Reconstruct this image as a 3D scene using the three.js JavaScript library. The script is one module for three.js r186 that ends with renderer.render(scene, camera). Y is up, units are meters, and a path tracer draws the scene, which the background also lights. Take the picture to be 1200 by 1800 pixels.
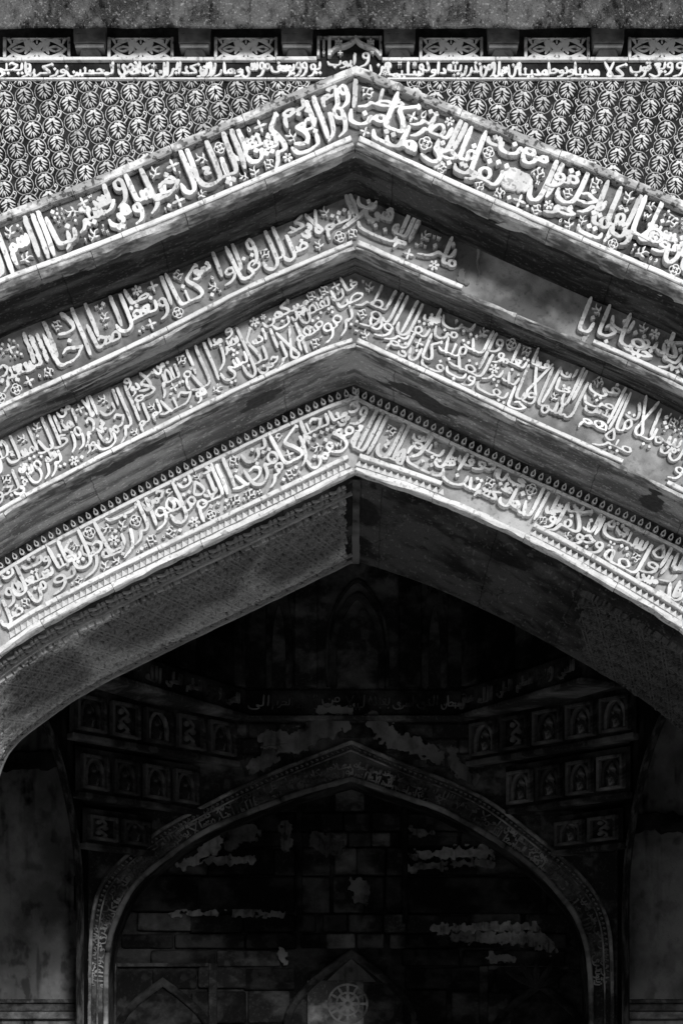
import * as THREE from 'three';
import { mergeGeometries } from 'three/addons/utils/BufferGeometryUtils.js';
import { RoundedBoxGeometry } from 'three/addons/geometries/RoundedBoxGeometry.js';

// ------------------------------------------------------------------ camera, sky, sun, exposure
// The lens is shifted up (as on a view camera) so that upright edges stay upright.
const F = 3340, CX = 620, CY = 1954, EYE = 1.6, D1 = 8.7;      // focal length and principal point of the 1200 x 1800 picture
const scene = new THREE.Scene();
const camera = new THREE.PerspectiveCamera(2 * Math.atan(900 / F) * 180 / Math.PI, 1200 / 1800, 0.1, 400);
camera.position.set(0, EYE, D1);
camera.lookAt(0, EYE, -20);
camera.setViewOffset(1200, 1800, 600 - CX, 900 - CY, 1200, 1800);
scene.add(camera);
const renderer = new THREE.WebGLRenderer({ antialias: true });
renderer.toneMapping = THREE.LinearToneMapping;
renderer.toneMappingExposure = 2.1;
renderer.shadowMap.enabled = true;
{ // hazy, colourless sky: the photograph is black and white
  const W = 256, H = 128, d = new Float32Array(W * H * 4);
  for (let j = 0; j < H; j++) for (let i = 0; i < W; i++) {
    const up = Math.sin(((j + 0.5) / H - 0.5) * Math.PI), v = up > 0 ? 0.5 + 0.6 * up : 0.15, o = (j * W + i) * 4;
    d[o] = d[o + 1] = d[o + 2] = v; d[o + 3] = 1;
  }
  const sky = new THREE.DataTexture(d, W, H, THREE.RGBAFormat, THREE.FloatType);
  sky.mapping = THREE.EquirectangularReflectionMapping; sky.magFilter = THREE.LinearFilter; sky.needsUpdate = true;
  scene.background = sky; scene.environment = sky;
  scene.environmentIntensity = 0.55; scene.backgroundIntensity = 0.55;
}
const sun = new THREE.DirectionalLight(0xffffff, 1.5);
{
  const el = 19.5 * Math.PI / 180, az = 15 * Math.PI / 180, s = new THREE.Vector3(Math.sin(az) * Math.cos(el), Math.sin(el), Math.cos(az) * Math.cos(el));
  sun.position.copy(s).multiplyScalar(30); sun.target.position.set(0, 3, -2);
  sun.castShadow = true; sun.shadow.radius = 20; sun.shadow.mapSize.set(2048, 2048);
  Object.assign(sun.shadow.camera, { left: -10, right: 10, top: 10, bottom: -10, near: 1, far: 60 });
  scene.add(sun, sun.target);
}

// ------------------------------------------------------------------ small tools
function rng(seed) { let s = seed >>> 0; return () => { s = (s + 0x6d2b79f5) | 0; let t = Math.imul(s ^ (s >>> 15), 1 | s); t = (t + Math.imul(t ^ (t >>> 7), 61 | t)) ^ t; return ((t ^ (t >>> 14)) >>> 0) / 4294967296; }; }
const clamp = (x, a, b) => Math.min(b, Math.max(a, x)), lerp = (a, b, t) => a + (b - a) * t;
const sstep = (a, b, x) => { const t = clamp((x - a) / (b - a), 0, 1); return t * t * (3 - 2 * t); };
function hash(x, y, s) { let h = Math.imul(x, 374761393) ^ Math.imul(y, 668265263) ^ Math.imul(s, 1274126177); h = Math.imul(h ^ (h >>> 13), 1274126177); return ((h ^ (h >>> 16)) >>> 0) / 4294967296; }
function vnoise(x, y, p, q, s) { // periodic value noise
  const ix = Math.floor(x), iy = Math.floor(y), fx = x - ix, fy = y - iy, u = fx * fx * (3 - 2 * fx), v = fy * fy * (3 - 2 * fy);
  const X = (a) => ((a % p) + p) % p, Y = (a) => ((a % q) + q) % q;
  return lerp(lerp(hash(X(ix), Y(iy), s), hash(X(ix + 1), Y(iy), s), u), lerp(hash(X(ix), Y(iy + 1), s), hash(X(ix + 1), Y(iy + 1), s), u), v);
}
function fbm(x, y, p, q, oct, s, gain = 0.5) { let a = 1, t = 0, n = 0; for (let o = 0; o < oct; o++) { t += a * vnoise(x, y, p, q, s + o * 17); n += a; a *= gain; x *= 2; y *= 2; p *= 2; q *= 2; } return t / n; }
const noise = (x, y, oct = 3, s = 5) => fbm(x, y, 100000, 100000, oct, s) * 2 - 1;
const enc = (v) => { v = clamp(v, 0, 1); return Math.round(255 * (v <= 0.0031308 ? 12.92 * v : 1.055 * Math.pow(v, 1 / 2.4) - 0.055)); };
function tex(w, h, fn, srgb, ru = 1, rv = 1, wrap = THREE.RepeatWrapping) {
  const d = new Uint8Array(w * h * 4);
  for (let j = 0; j < h; j++) for (let i = 0; i < w; i++) { const v = fn((i + 0.5) / w, (j + 0.5) / h), o = (j * w + i) * 4, b = srgb ? enc(v) : Math.round(255 * clamp(v, 0, 1)); d[o] = d[o + 1] = d[o + 2] = b; d[o + 3] = 255; }
  const t = new THREE.DataTexture(d, w, h, THREE.RGBAFormat); t.wrapS = t.wrapT = wrap; t.magFilter = THREE.LinearFilter; t.minFilter = THREE.LinearFilter;
  if (srgb) t.colorSpace = THREE.SRGBColorSpace;
  t.repeat.set(ru, rv); t.needsUpdate = true; return t;
}
const rep = (t, u, v = u) => { const c = t.clone(); c.repeat.set(u, v); c.needsUpdate = true; return c; };
const mat = (o) => new THREE.MeshPhysicalMaterial({ roughness: 0.95, metalness: 0, specularIntensity: 0.15, side: THREE.DoubleSide, ...o });

// ------------------------------------------------------------------ surfaces
const S = 1024;
const bumpFine = tex(S, S, (u, v) => 0.55 * fbm(u * 24, v * 24, 24, 24, 5, 1) + 0.3 * fbm(u * 96, v * 96, 96, 96, 2, 2) + 0.15 * (hash(Math.floor(u * S), Math.floor(v * S), 9)), false, 1, 1);
const bumpRough = tex(S, S, (u, v) => { const a = fbm(u * 14, v * 14, 14, 14, 6, 31, 0.6), p = fbm(u * 60, v * 60, 60, 60, 2, 32); return a * 0.8 + (p > 0.7 ? -0.25 : 0) + 0.1; }, false);
const texWhite = tex(S, S, (u, v) => {
  const big = fbm(u * 6, v * 6, 6, 6, 4, 41), mid = fbm(u * 22, v * 22, 22, 22, 4, 42), sp = fbm(u * 110, v * 110, 110, 110, 2, 43);
  const fine = fbm(u * 200, v * 200, 200, 200, 2, 44);
  let a = 0.75 + (big - 0.5) * 0.3 + (fine - 0.5) * 0.16; a -= sstep(0.54, 0.78, mid) * 0.16; a -= sstep(0.64, 0.8, sp) * 0.3; return a;
}, true);
const texGreyGround = (lo, hi, seed) => tex(S, S, (u, v) => {
  const big = fbm(u * 7, v * 7, 7, 7, 5, seed), mid = fbm(u * 30, v * 30, 30, 30, 3, seed + 1), sp = fbm(u * 120, v * 120, 120, 120, 2, seed + 2);
  return lerp(lo, hi, sstep(0.3, 0.7, big * 0.65 + mid * 0.35)) * (1 - sstep(0.6, 0.85, sp) * 0.25) * (0.92 + 0.16 * hash(Math.floor(u * S), Math.floor(v * S), seed));
}, true);
const texBand1 = texGreyGround(0.035, 0.2, 51), texBand = texGreyGround(0.1, 0.34, 61), texBand3 = texGreyGround(0.15, 0.38, 201), texBand4 = texGreyGround(0.24, 0.48, 211), texMoulding = texGreyGround(0.14, 0.62, 181), texFloor = texGreyGround(0.36, 0.5, 191), texBlack = texGreyGround(0.012, 0.03, 171), texDark = texGreyGround(0.025, 0.07, 71);
const texRail = tex(S, S, (u, v) => {
  const big = fbm(u * 8, v * 8, 8, 8, 5, 81), sp = fbm(u * 70, v * 70, 70, 70, 3, 82);
  return 0.7 - sstep(0.46, 0.62, big) * 0.36 - sstep(0.52, 0.66, sp) * 0.26;
}, true);
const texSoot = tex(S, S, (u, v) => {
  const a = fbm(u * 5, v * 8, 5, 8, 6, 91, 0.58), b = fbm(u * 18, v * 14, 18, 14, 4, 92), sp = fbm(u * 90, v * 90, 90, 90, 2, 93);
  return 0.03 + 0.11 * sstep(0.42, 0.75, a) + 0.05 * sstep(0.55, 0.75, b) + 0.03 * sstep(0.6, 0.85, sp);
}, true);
const texPlasterIn = tex(S, S, (u, v) => {
  const a = fbm(u * 4, v * 4, 4, 4, 6, 101, 0.55), b = fbm(u * 26, v * 18, 26, 18, 4, 102), st = fbm(u * 30, v * 3, 30, 3, 3, 103);
  return 0.09 + 0.13 * sstep(0.36, 0.7, a) - 0.05 * sstep(0.5, 0.75, b) - 0.05 * sstep(0.55, 0.8, st);
}, true);
const texEave = tex(S, S, (u, v) => {
  const a = fbm(u * 9, v * 7, 9, 7, 6, 111, 0.6), sp = fbm(u * 150, v * 150, 150, 150, 2, 112), b = fbm(u * 60, v * 36, 60, 36, 3, 113);
  return 0.035 + 0.07 * sstep(0.4, 0.66, a) - 0.035 * sstep(0.58, 0.72, b) + 0.12 * sstep(0.66, 0.86, sp) + 0.1 * (hash(Math.floor(u * S), Math.floor(v * S), 3) - 0.5);
}, true);
const M = {
  letter: mat({ map: rep(texWhite, 1 / 1.7), bumpMap: rep(bumpFine, 1 / 0.5), bumpScale: 0.0022 }),
  ground1: mat({ map: rep(texBand1, 1 / 1.5), bumpMap: rep(bumpRough, 1 / 0.7), bumpScale: 0.006 }),
  ground: mat({ map: rep(texBand, 1 / 1.8), bumpMap: rep(bumpFine, 1 / 0.6), bumpScale: 0.003 }),
  ground3: mat({ map: rep(texBand3, 1 / 1.8), bumpMap: rep(bumpFine, 1 / 0.6), bumpScale: 0.003 }),
  ground4: mat({ map: rep(texBand4, 1 / 1.7), bumpMap: rep(bumpFine, 1 / 0.6), bumpScale: 0.003 }),
  border: mat({ map: rep(texBand1, 1 / 1.1), color: new THREE.Color().setRGB(0.75, 0.75, 0.75) }),
  dark: mat({ map: rep(texDark, 1 / 0.8), bumpMap: rep(bumpRough, 1 / 0.5), bumpScale: 0.006 }),
  moulding: mat({ map: rep(texMoulding, 1 / 0.9, 1 / 0.5), bumpMap: rep(bumpRough, 1 / 0.4), bumpScale: 0.006 }),
  terrace: mat({ map: rep(texGreyGround(0.36, 0.5, 221), 1 / 2.5), bumpMap: rep(bumpRough, 1 / 2), bumpScale: 0.004 }),
  floor: mat({ map: rep(texFloor, 1 / 3) }),
  black: mat({ map: rep(texBlack, 1 / 0.8), bumpMap: rep(bumpRough, 1 / 0.5), bumpScale: 0.006 }),
  rail: mat({ map: rep(texRail, 1 / 1.1), bumpMap: rep(bumpRough, 1 / 0.45), bumpScale: 0.004 }),
  soot: mat({ map: rep(texSoot, 1 / 1.6), bumpMap: rep(bumpRough, 1 / 0.9), bumpScale: 0.008 }),
  plasterIn: mat({ map: rep(texPlasterIn, 1 / 2.2), bumpMap: rep(bumpRough, 1 / 1.1), bumpScale: 0.008 }),
  eave: mat({ map: rep(texEave, 1 / 1.15), bumpMap: rep(bumpRough, 1 / 0.4), bumpScale: 0.01 }),
  paving: mat({ map: rep(texGreyGround(0.16, 0.26, 121), 1 / 3), bumpMap: rep(bumpRough, 1 / 2), bumpScale: 0.004 }),
};
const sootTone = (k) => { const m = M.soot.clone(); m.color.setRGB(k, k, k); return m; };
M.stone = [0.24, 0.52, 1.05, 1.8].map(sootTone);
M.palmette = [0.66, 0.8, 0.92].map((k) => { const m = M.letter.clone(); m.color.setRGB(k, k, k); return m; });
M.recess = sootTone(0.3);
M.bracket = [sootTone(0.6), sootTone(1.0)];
M.word = [0.84, 0.94, 1.04].map((k) => { const m = M.letter.clone(); m.color.setRGB(k, k, k); return m; });
M.carved = sootTone(2.7); M.carvedLight = M.plasterIn.clone(); M.carvedLight.color.setRGB(1.9, 1.9, 1.9);

// ------------------------------------------------------------------ objects, names, labels
const used = {};
const numbered = (n) => { const k = used[n] = (used[n] ?? -1) + 1; return k ? n + '_' + String(k).padStart(3, '0') : n; };
function thing(name, label, category, pos = [0, 0, 0], group) {
  const o = new THREE.Group(); o.name = numbered(name); o.position.set(...pos); o.userData = { label, category };
  if (group) o.userData.group = group;
  scene.add(o); return o;
}
function part(name, geo, m, parent, pos, rotZ, label) {
  const o = new THREE.Mesh(geo, m); o.name = name; o.castShadow = o.receiveShadow = true;
  if (pos) o.position.set(...pos); if (rotZ) o.rotation.z = rotZ; if (label) o.userData.label = label;
  parent.add(o); return o;
}
function struct(name, geo, m, pos) { const o = part(name, geo, m, scene, pos); o.name = numbered(name); o.userData.kind = 'structure'; return o; }
const kX = (d) => d / F;
const wx = (px, d) => (px - CX) * d / F, wy = (py, d) => EYE + (CY - py) * d / F;   // where a line of sight meets an upright plane d metres off
const D = [D1, D1, 9.11, 9.35, 9.83, 11.4], Z = D.map((d) => D1 - d);              // facade, four arch orders, inner face of the wall

// ------------------------------------------------------------------ curves
function spline(P, step) { // centripetal-like Catmull-Rom, resampled
  const out = [];
  for (let i = 0; i + 1 < P.length; i++) {
    const a = P[Math.max(0, i - 1)], b = P[i], c = P[i + 1], d = P[Math.min(P.length - 1, i + 2)], L = Math.hypot(c[0] - b[0], c[1] - b[1]), n = Math.max(1, Math.ceil(L / step));
    const la = Math.hypot(b[0] - a[0], b[1] - a[1]) || L, ld = Math.hypot(d[0] - c[0], d[1] - c[1]) || L;
    for (let k = 0; k < n; k++) {
      const t = k / n, t2 = t * t, t3 = t2 * t, q = [0, 0];
      for (const e of [0, 1]) {
        const m0 = (i ? (c[e] - a[e]) / (L + la) : (c[e] - b[e]) / L) * L, m1 = (i + 2 < P.length ? (d[e] - b[e]) / (L + ld) : (c[e] - b[e]) / L) * L;
        q[e] = (2 * t3 - 3 * t2 + 1) * b[e] + (t3 - 2 * t2 + t) * m0 + (-2 * t3 + 3 * t2) * c[e] + (t3 - t2) * m1;
      }
      out.push(q);
    }
  }
  out.push(P[P.length - 1]); return out;
}
function makeCurve(left, right, d, floor = 0, step = 0.035) { // from the foot of the left jamb over the crown to the foot of the right jamb
  const half = (P) => { const w = P.map(([x, y]) => [wx(x, d), wy(y, d)]), s = spline(w, step), e = s[s.length - 1]; if (e[1] > floor) s.push([e[0], (e[1] + floor) / 2], [e[0], floor]); return s; };
  const l = half(left), r = half(right), pts = [...l.reverse(), ...r.slice(1)], apex = l.length - 1;
  return finishCurve(pts, apex);
}
function finishCurve(pts, apex) {
  const n = pts.length, nor = [], s = new Array(n).fill(0);
  for (let i = 0; i < n; i++) {
    const a = pts[Math.max(0, i - 1)], b = pts[i], c = pts[Math.min(n - 1, i + 1)];
    let t1 = [b[0] - a[0], b[1] - a[1]], t2 = [c[0] - b[0], c[1] - b[1]]; if (i === 0) t1 = t2; if (i === n - 1) t2 = t1;
    const l1 = Math.hypot(...t1), l2 = Math.hypot(...t2), n1 = [-t1[1] / l1, t1[0] / l1], n2 = [-t2[1] / l2, t2[0] / l2];
    const m = [n1[0] + n2[0], n1[1] + n2[1]], q = Math.hypot(...m), k = 2 / (q * q); nor.push([m[0] * k, m[1] * k]);
  }
  for (let i = apex + 1; i < n; i++) s[i] = s[i - 1] + Math.hypot(pts[i][0] - pts[i - 1][0], pts[i][1] - pts[i - 1][1]);
  for (let i = apex - 1; i >= 0; i--) s[i] = s[i + 1] - Math.hypot(pts[i][0] - pts[i + 1][0], pts[i][1] - pts[i + 1][1]);
  return { pts, nor, s, apex };
}
const offCurve = (c, o) => finishCurve(c.pts.map((p, i) => [p[0] + c.nor[i][0] * o, p[1] + c.nor[i][1] * o]), c.apex);
function atS(c, s) { // point, angle and outward normal at a distance along the curve
  let i = c.s.findIndex((v) => v > s); if (i < 1) i = i === 0 ? 1 : c.s.length - 1;
  const t = (s - c.s[i - 1]) / (c.s[i] - c.s[i - 1]), a = c.pts[i - 1], b = c.pts[i], L = Math.hypot(b[0] - a[0], b[1] - a[1]), d = [(b[0] - a[0]) / L, (b[1] - a[1]) / L];
  return { x: lerp(a[0], b[0], t), y: lerp(a[1], b[1], t), ang: Math.atan2(d[1], d[0]), n: [-d[1], d[0]] };
}
function grid(rows, uvs, flip) { // rows of points -> smooth surface
  const R = rows.length, N = rows[0].length, pos = new Float32Array(R * N * 3), uv = new Float32Array(R * N * 2), idx = [];
  for (let r = 0; r < R; r++) for (let i = 0; i < N; i++) { pos.set(rows[r][i], (r * N + i) * 3); uv.set(uvs[r][i], (r * N + i) * 2); }
  for (let r = 0; r + 1 < R; r++) for (let i = 0; i + 1 < N; i++) { const a = r * N + i, b = a + 1, c = a + N, d = c + 1; flip ? idx.push(a, c, b, b, c, d) : idx.push(a, b, c, b, d, c); }
  const g = new THREE.BufferGeometry(); g.setAttribute('position', new THREE.BufferAttribute(pos, 3)); g.setAttribute('uv', new THREE.BufferAttribute(uv, 2)); g.setIndex(idx); g.computeVertexNormals(); return g;
}
// a moulding swept along a curve: profile points are [outward, forward]; each facet has its own normals, edges wander a little as worked by hand
function sweep(c, prof, s0, s1, { closed = true, rough = 0.0012, seed = 1, caps = true } = {}) {
  const ids = []; for (let i = 0; i < c.s.length; i++) if (c.s[i] > s0 + 1e-4 && c.s[i] < s1 - 1e-4) ids.push(i);
  const st = [{ ...end(s0) }, ...ids.map((i) => ({ x: c.pts[i][0], y: c.pts[i][1], n: c.nor[i], s: c.s[i] })), { ...end(s1) }];
  function end(s) { const q = atS(c, s); return { x: q.x, y: q.y, n: q.n, s }; }
  const P = closed ? [...prof, prof[0]] : prof, gs = [], pt = (q, k) => { const [o, z] = P[k], j = k % prof.length, w = rough * noise(q.s * 14, j * 3.7, 2, seed), w2 = rough * noise(q.s * 14, j * 3.7 + 50, 2, seed); return [q.x + q.n[0] * (o + w), q.y + q.n[1] * (o + w), z + w2]; };
  let v = 0;
  for (let k = 0; k + 1 < P.length; k++) { const L = Math.hypot(P[k + 1][0] - P[k][0], P[k + 1][1] - P[k][1]); gs.push(grid([st.map((q) => pt(q, k)), st.map((q) => pt(q, k + 1))], [st.map((q) => [q.s, v]), st.map((q) => [q.s, v + L])], true)); v += L; }
  if (closed && caps) for (const [q, f] of [[st[0], 0], [st[st.length - 1], 1]]) {
    const tri = THREE.ShapeUtils.triangulateShape(prof.map(([a, b]) => new THREE.Vector2(a, b)), []), g = new THREE.BufferGeometry();
    g.setAttribute('position', new THREE.Float32BufferAttribute(prof.flatMap((_, k) => pt(q, k)), 3)); g.setAttribute('uv', new THREE.Float32BufferAttribute(prof.flatMap(([a, b]) => [q.s + a, b]), 2)); g.setIndex(tri.flat()); g.computeVertexNormals(); gs.push(g);
  }
  return mergeGeometries(gs);
}
const boxRail = (o0, o1, z0, z1, b = 0.004) => [[o0, z0], [o0, z1 - b], [o0 + b, z1], [o1 - b, z1], [o1, z1 - b], [o1, z0]];
function ringFace(a, b, z, bump = 0.002) { // upright face between two arch curves
  const N = 140, rows = [], uvs = [], R = 7, half = (c, f) => (f < 0 ? c.s[0] * -f : c.s[c.s.length - 1] * f);
  for (let r = 0; r < R; r++) { const row = [], uv = []; for (let i = 0; i <= 2 * N; i++) { const f = (i - N) / N, p = atS(a, half(a, f)), q = atS(b, half(b, f)), t = r / (R - 1), x = lerp(p.x, q.x, t), y = lerp(p.y, q.y, t); row.push([x, y, z + bump * noise(x * 6, y * 6, 3, 3)]); uv.push([x, y]); } rows.push(row); uvs.push(uv); }
  return grid(rows, uvs);
}

// ------------------------------------------------------------------ carved relief: strokes -> outline -> raised, chamfered solid
function field(strokes, cell, rough = 0, seed = 0) {
  let x0 = 1e9, y0 = 1e9, x1 = -1e9, y1 = -1e9;
  for (const s of strokes) for (const [x, y, r] of s) { x0 = Math.min(x0, x - r); x1 = Math.max(x1, x + r); y0 = Math.min(y0, y - r); y1 = Math.max(y1, y + r); }
  const m = cell * 3; x0 -= m; y0 -= m; x1 += m; y1 += m;
  const W = Math.ceil((x1 - x0) / cell) + 1, H = Math.ceil((y1 - y0) / cell) + 1, g = new Float32Array(W * H).fill(9);
  for (const s of strokes) for (let k = 0; k + 1 < s.length || k === 0; k++) {
    const a = s[k], b = s[Math.min(k + 1, s.length - 1)], R = Math.max(a[2], b[2]) + m + 0.15, dx = b[0] - a[0], dy = b[1] - a[1], l2 = dx * dx + dy * dy || 1e-9;
    const i0 = Math.max(0, Math.floor((Math.min(a[0], b[0]) - R - x0) / cell)), i1 = Math.min(W - 1, Math.ceil((Math.max(a[0], b[0]) + R - x0) / cell)), j0 = Math.max(0, Math.floor((Math.min(a[1], b[1]) - R - y0) / cell)), j1 = Math.min(H - 1, Math.ceil((Math.max(a[1], b[1]) + R - y0) / cell));
    for (let j = j0; j <= j1; j++) for (let i = i0; i <= i1; i++) {
      const px = x0 + i * cell - a[0], py = y0 + j * cell - a[1], t = clamp((px * dx + py * dy) / l2, 0, 1), d = Math.hypot(px - t * dx, py - t * dy) - lerp(a[2], b[2], t);
      if (d < g[j * W + i]) g[j * W + i] = d;
    }
  }
  if (rough) for (let j = 0; j < H; j++) for (let i = 0; i < W; i++) g[j * W + i] += rough * noise((x0 + i * cell) * 1.3 + seed * 7.1, (y0 + j * cell) * 1.3, 3, 77);
  for (let j = 0; j < H; j++) for (let i = 0; i < W; i++) if (!i || !j || i === W - 1 || j === H - 1) g[j * W + i] = Math.max(g[j * W + i], cell);
  return { g, W, H, x0, y0, cell };
}
function loops(f) { // marching squares, inside on the left
  const { g, W, H } = f, next = new Map(), at = (i, j) => g[j * W + i];
  const P = (i, j, e) => { const [a, b, c, d] = e === 0 ? [i, j, i + 1, j] : e === 1 ? [i + 1, j, i + 1, j + 1] : e === 2 ? [i, j + 1, i + 1, j + 1] : [i, j, i, j + 1]; return (Math.min(b, d) * W + Math.min(a, c)) * 2 + (b === d ? 0 : 1); };
  const T = { 1: [[3, 0]], 2: [[0, 1]], 3: [[3, 1]], 4: [[1, 2]], 5: [[3, 2], [1, 0]], 6: [[0, 2]], 7: [[3, 2]], 8: [[2, 3]], 9: [[2, 0]], 10: [[0, 3], [2, 1]], 11: [[2, 1]], 12: [[1, 3]], 13: [[1, 0]], 14: [[0, 3]] };
  for (let j = 0; j + 1 < H; j++) for (let i = 0; i + 1 < W; i++) {
    const c = (at(i, j) < 0) | ((at(i + 1, j) < 0) << 1) | ((at(i + 1, j + 1) < 0) << 2) | ((at(i, j + 1) < 0) << 3);
    for (const [a, b] of T[c] ?? []) next.set(P(i, j, b), P(i, j, a));
  }
  const out = [], seen = new Set();
  for (const start of next.keys()) {
    if (seen.has(start)) continue; const L = []; let k = start;
    while (k !== undefined && !seen.has(k)) { seen.add(k); const e = k & 1, q = k >> 1, i = q % W, j = (q / W) | 0, a = at(i, j), b = e ? at(i, j + 1) : at(i + 1, j), t = clamp(a / (a - b), 0.02, 0.98); L.push([f.x0 + (i + (e ? 0 : t)) * f.cell, f.y0 + (j + (e ? t : 0)) * f.cell]); k = next.get(k); }
    if (L.length > 5) out.push(thin(L, f.cell * 0.11));
  }
  return out;
}
function thin(L, tol) { // drop points that lie on the line between their kept neighbours
  const keep = []; let a = L[0]; keep.push(a); let from = 0;
  for (let i = 1; i < L.length; i++) {
    const c = L[(i + 1) % L.length]; let bad = false;
    for (let k = from + 1; k <= i; k++) { const b = L[k], dx = c[0] - a[0], dy = c[1] - a[1]; if (Math.abs((b[0] - a[0]) * dy - (b[1] - a[1]) * dx) > tol * (Math.hypot(dx, dy) || 1e-9)) { bad = true; break; } }
    if (bad || i - from > 7) { keep.push(L[i]); a = L[i]; from = i; }
  }
  return keep.length > 3 ? keep : L;
}
const area = (L) => { let s = 0; for (let i = 0; i < L.length; i++) { const a = L[i], b = L[(i + 1) % L.length]; s += a[0] * b[1] - b[0] * a[1]; } return s / 2; };
const inside = (p, L) => { let c = false; for (let i = 0, j = L.length - 1; i < L.length; j = i++) if ((L[i][1] > p[1]) !== (L[j][1] > p[1]) && p[0] < (L[j][0] - L[i][0]) * (p[1] - L[i][1]) / (L[j][1] - L[i][1]) + L[i][0]) c = !c; return c; };
// k metres per unit, H height; uv runs on from (ox, oy) so that wear is not the same on two pieces
function relief(f, k, H, b, ox = 0, oy = 0, cup = 0) {
  const all = loops(f), outer = [], holes = [];
  for (const L of all) { const A = area(L); if (A > f.cell * f.cell * 3) outer.push({ L, A, h: [] }); else if (A < -f.cell * f.cell * 3) holes.push(L); }
  for (const h of holes) { let best; for (const o of outer) if (o.A > -area(h) && inside(h[0], o.L) && (!best || o.A < best.A)) best = o; if (best) best.h.push(h); }
  const val = (x, y) => { const u = clamp((x - f.x0) / f.cell, 0, f.W - 1.01), v = clamp((y - f.y0) / f.cell, 0, f.H - 1.01), i = u | 0, j = v | 0, a = u - i, c = v - j, o = j * f.W + i; return lerp(lerp(f.g[o], f.g[o + 1], a), lerp(f.g[o + f.W], f.g[o + f.W + 1], a), c); };
  const pos = [], nor = [], uv = [], idx = [], V = (x, y, z, nx, ny, nz) => { pos.push(x * k, y * k, z); nor.push(nx, ny, nz); uv.push(ox + x * k + z * 0.3, oy + y * k + z * 0.6); return pos.length / 3 - 1; };
  for (const o of outer) {
    const rings = [o.L, ...o.h], tops = [], e = f.cell;
    for (const L of rings) {
      const n = L.length, base = [], top = [], bev = [], top2 = [], face = [], ins = [];
      for (let i = 0; i < n; i++) {
        const [x, y] = L[i]; let gx = val(x + e, y) - val(x - e, y), gy = val(x, y + e) - val(x, y - e); const q = Math.hypot(gx, gy) || 1; gx /= q; gy /= q;
        const X = x - gx * b, Y = y - gy * b, h = H - b * k * 0.8; ins.push([X, Y]);
        base.push(V(x + gx * b * 0.25, y + gy * b * 0.25, -0.004, gx, gy, 0)); top.push(V(x, y, h, gx, gy, 0)); bev.push(V(x, y, h, gx * 0.75, gy * 0.75, 0.66)); top2.push(V(X, Y, H, gx * 0.45, gy * 0.45, 0.89)); face.push(V(X, Y, H, 0, 0, 1));
      }
      for (let i = 0; i < n; i++) { const j = (i + 1) % n; idx.push(base[i], base[j], top[i], base[j], top[j], top[i], bev[i], bev[j], top2[i], bev[j], top2[j], top2[i]); }
      tops.push({ ins, face });
    }
    const tri = THREE.ShapeUtils.triangulateShape(tops[0].ins.map((p) => new THREE.Vector2(...p)), tops.slice(1).map((t) => t.ins.map((p) => new THREE.Vector2(...p)))), ids = tops.flatMap((t) => t.face);
    for (const t of tri) idx.push(ids[t[0]], ids[t[1]], ids[t[2]]);
  }
  const g = new THREE.BufferGeometry(); g.setAttribute('position', new THREE.Float32BufferAttribute(pos, 3)); g.setAttribute('normal', new THREE.Float32BufferAttribute(nor, 3)); g.setAttribute('uv', new THREE.Float32BufferAttribute(uv, 2)); g.setIndex(idx);
  return g;
}
const curve2 = (P, n = 5) => { // smooth a stroke of [x, y, r]
  if (P.length < 3) return P; const out = [];
  for (let i = 0; i + 1 < P.length; i++) for (let k = 0; k < n; k++) { const a = P[Math.max(0, i - 1)], b = P[i], c = P[i + 1], d = P[Math.min(P.length - 1, i + 2)], t = k / n; out.push([0, 1, 2].map((e) => 0.5 * (2 * b[e] + (c[e] - a[e]) * t + (2 * a[e] - 5 * b[e] + 4 * c[e] - d[e]) * t * t + (3 * b[e] - a[e] - 3 * c[e] + d[e]) * t * t * t))); }
  out.push(P[P.length - 1]); for (const q of out) q[2] = Math.max(q[2], 0.01); return out;
};

// ------------------------------------------------------------------ the script: joined letters as pen strokes
// A letter form is [strokes, advance]; u runs to the left from the letter's right edge, v up from the base line, pen width 1.
const ci = (x, y, r, sy = 1) => Array.from({ length: 13 }, (_, i) => [x + r * Math.cos(i * Math.PI / 6), y + r * sy * Math.sin(i * Math.PI / 6)]);
const IN = [[0, 0], [0.9, 0]];
const bowl = (u, v = 0) => [[u, v + 0.2], [u + 0.3, v - 1.3], [u + 1.7, v - 2.3], [u + 3.3, v - 1.7], [u + 3.9, v + 0.8]];
const boat = (u) => [[u, 0.1], [u + 1.2, -0.5], [u + 3.4, -0.6], [u + 5.2, -0.1], [u + 5.8, 1.6]];
const head = [[3.1, 2.1], [2.2, 2.8], [1, 2.2], [0, 2]], sadL = [[3.4, 0.1], [2.3, 1.9], [1, 2.3], [0.1, 1.2], [0.8, 0], [3.4, 0]], eye4 = [[2.3, 2.5], [1.2, 3], [0.4, 2], [0.8, 0.9], [1.7, 0.2], [3, 0]];
const heL = [[0.2, 0], [0.4, 1.7], [1.6, 2.8], [2.7, 1.5], [2.1, 0], [0.9, -0.2], [0.2, 0]];
const sinL = [[0.2, 2], [0.4, 0.2], [1.3, 0], [1.6, 1.7], [1.8, 0.1], [2.7, 0], [3, 1.7], [3.2, 0]];
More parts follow.
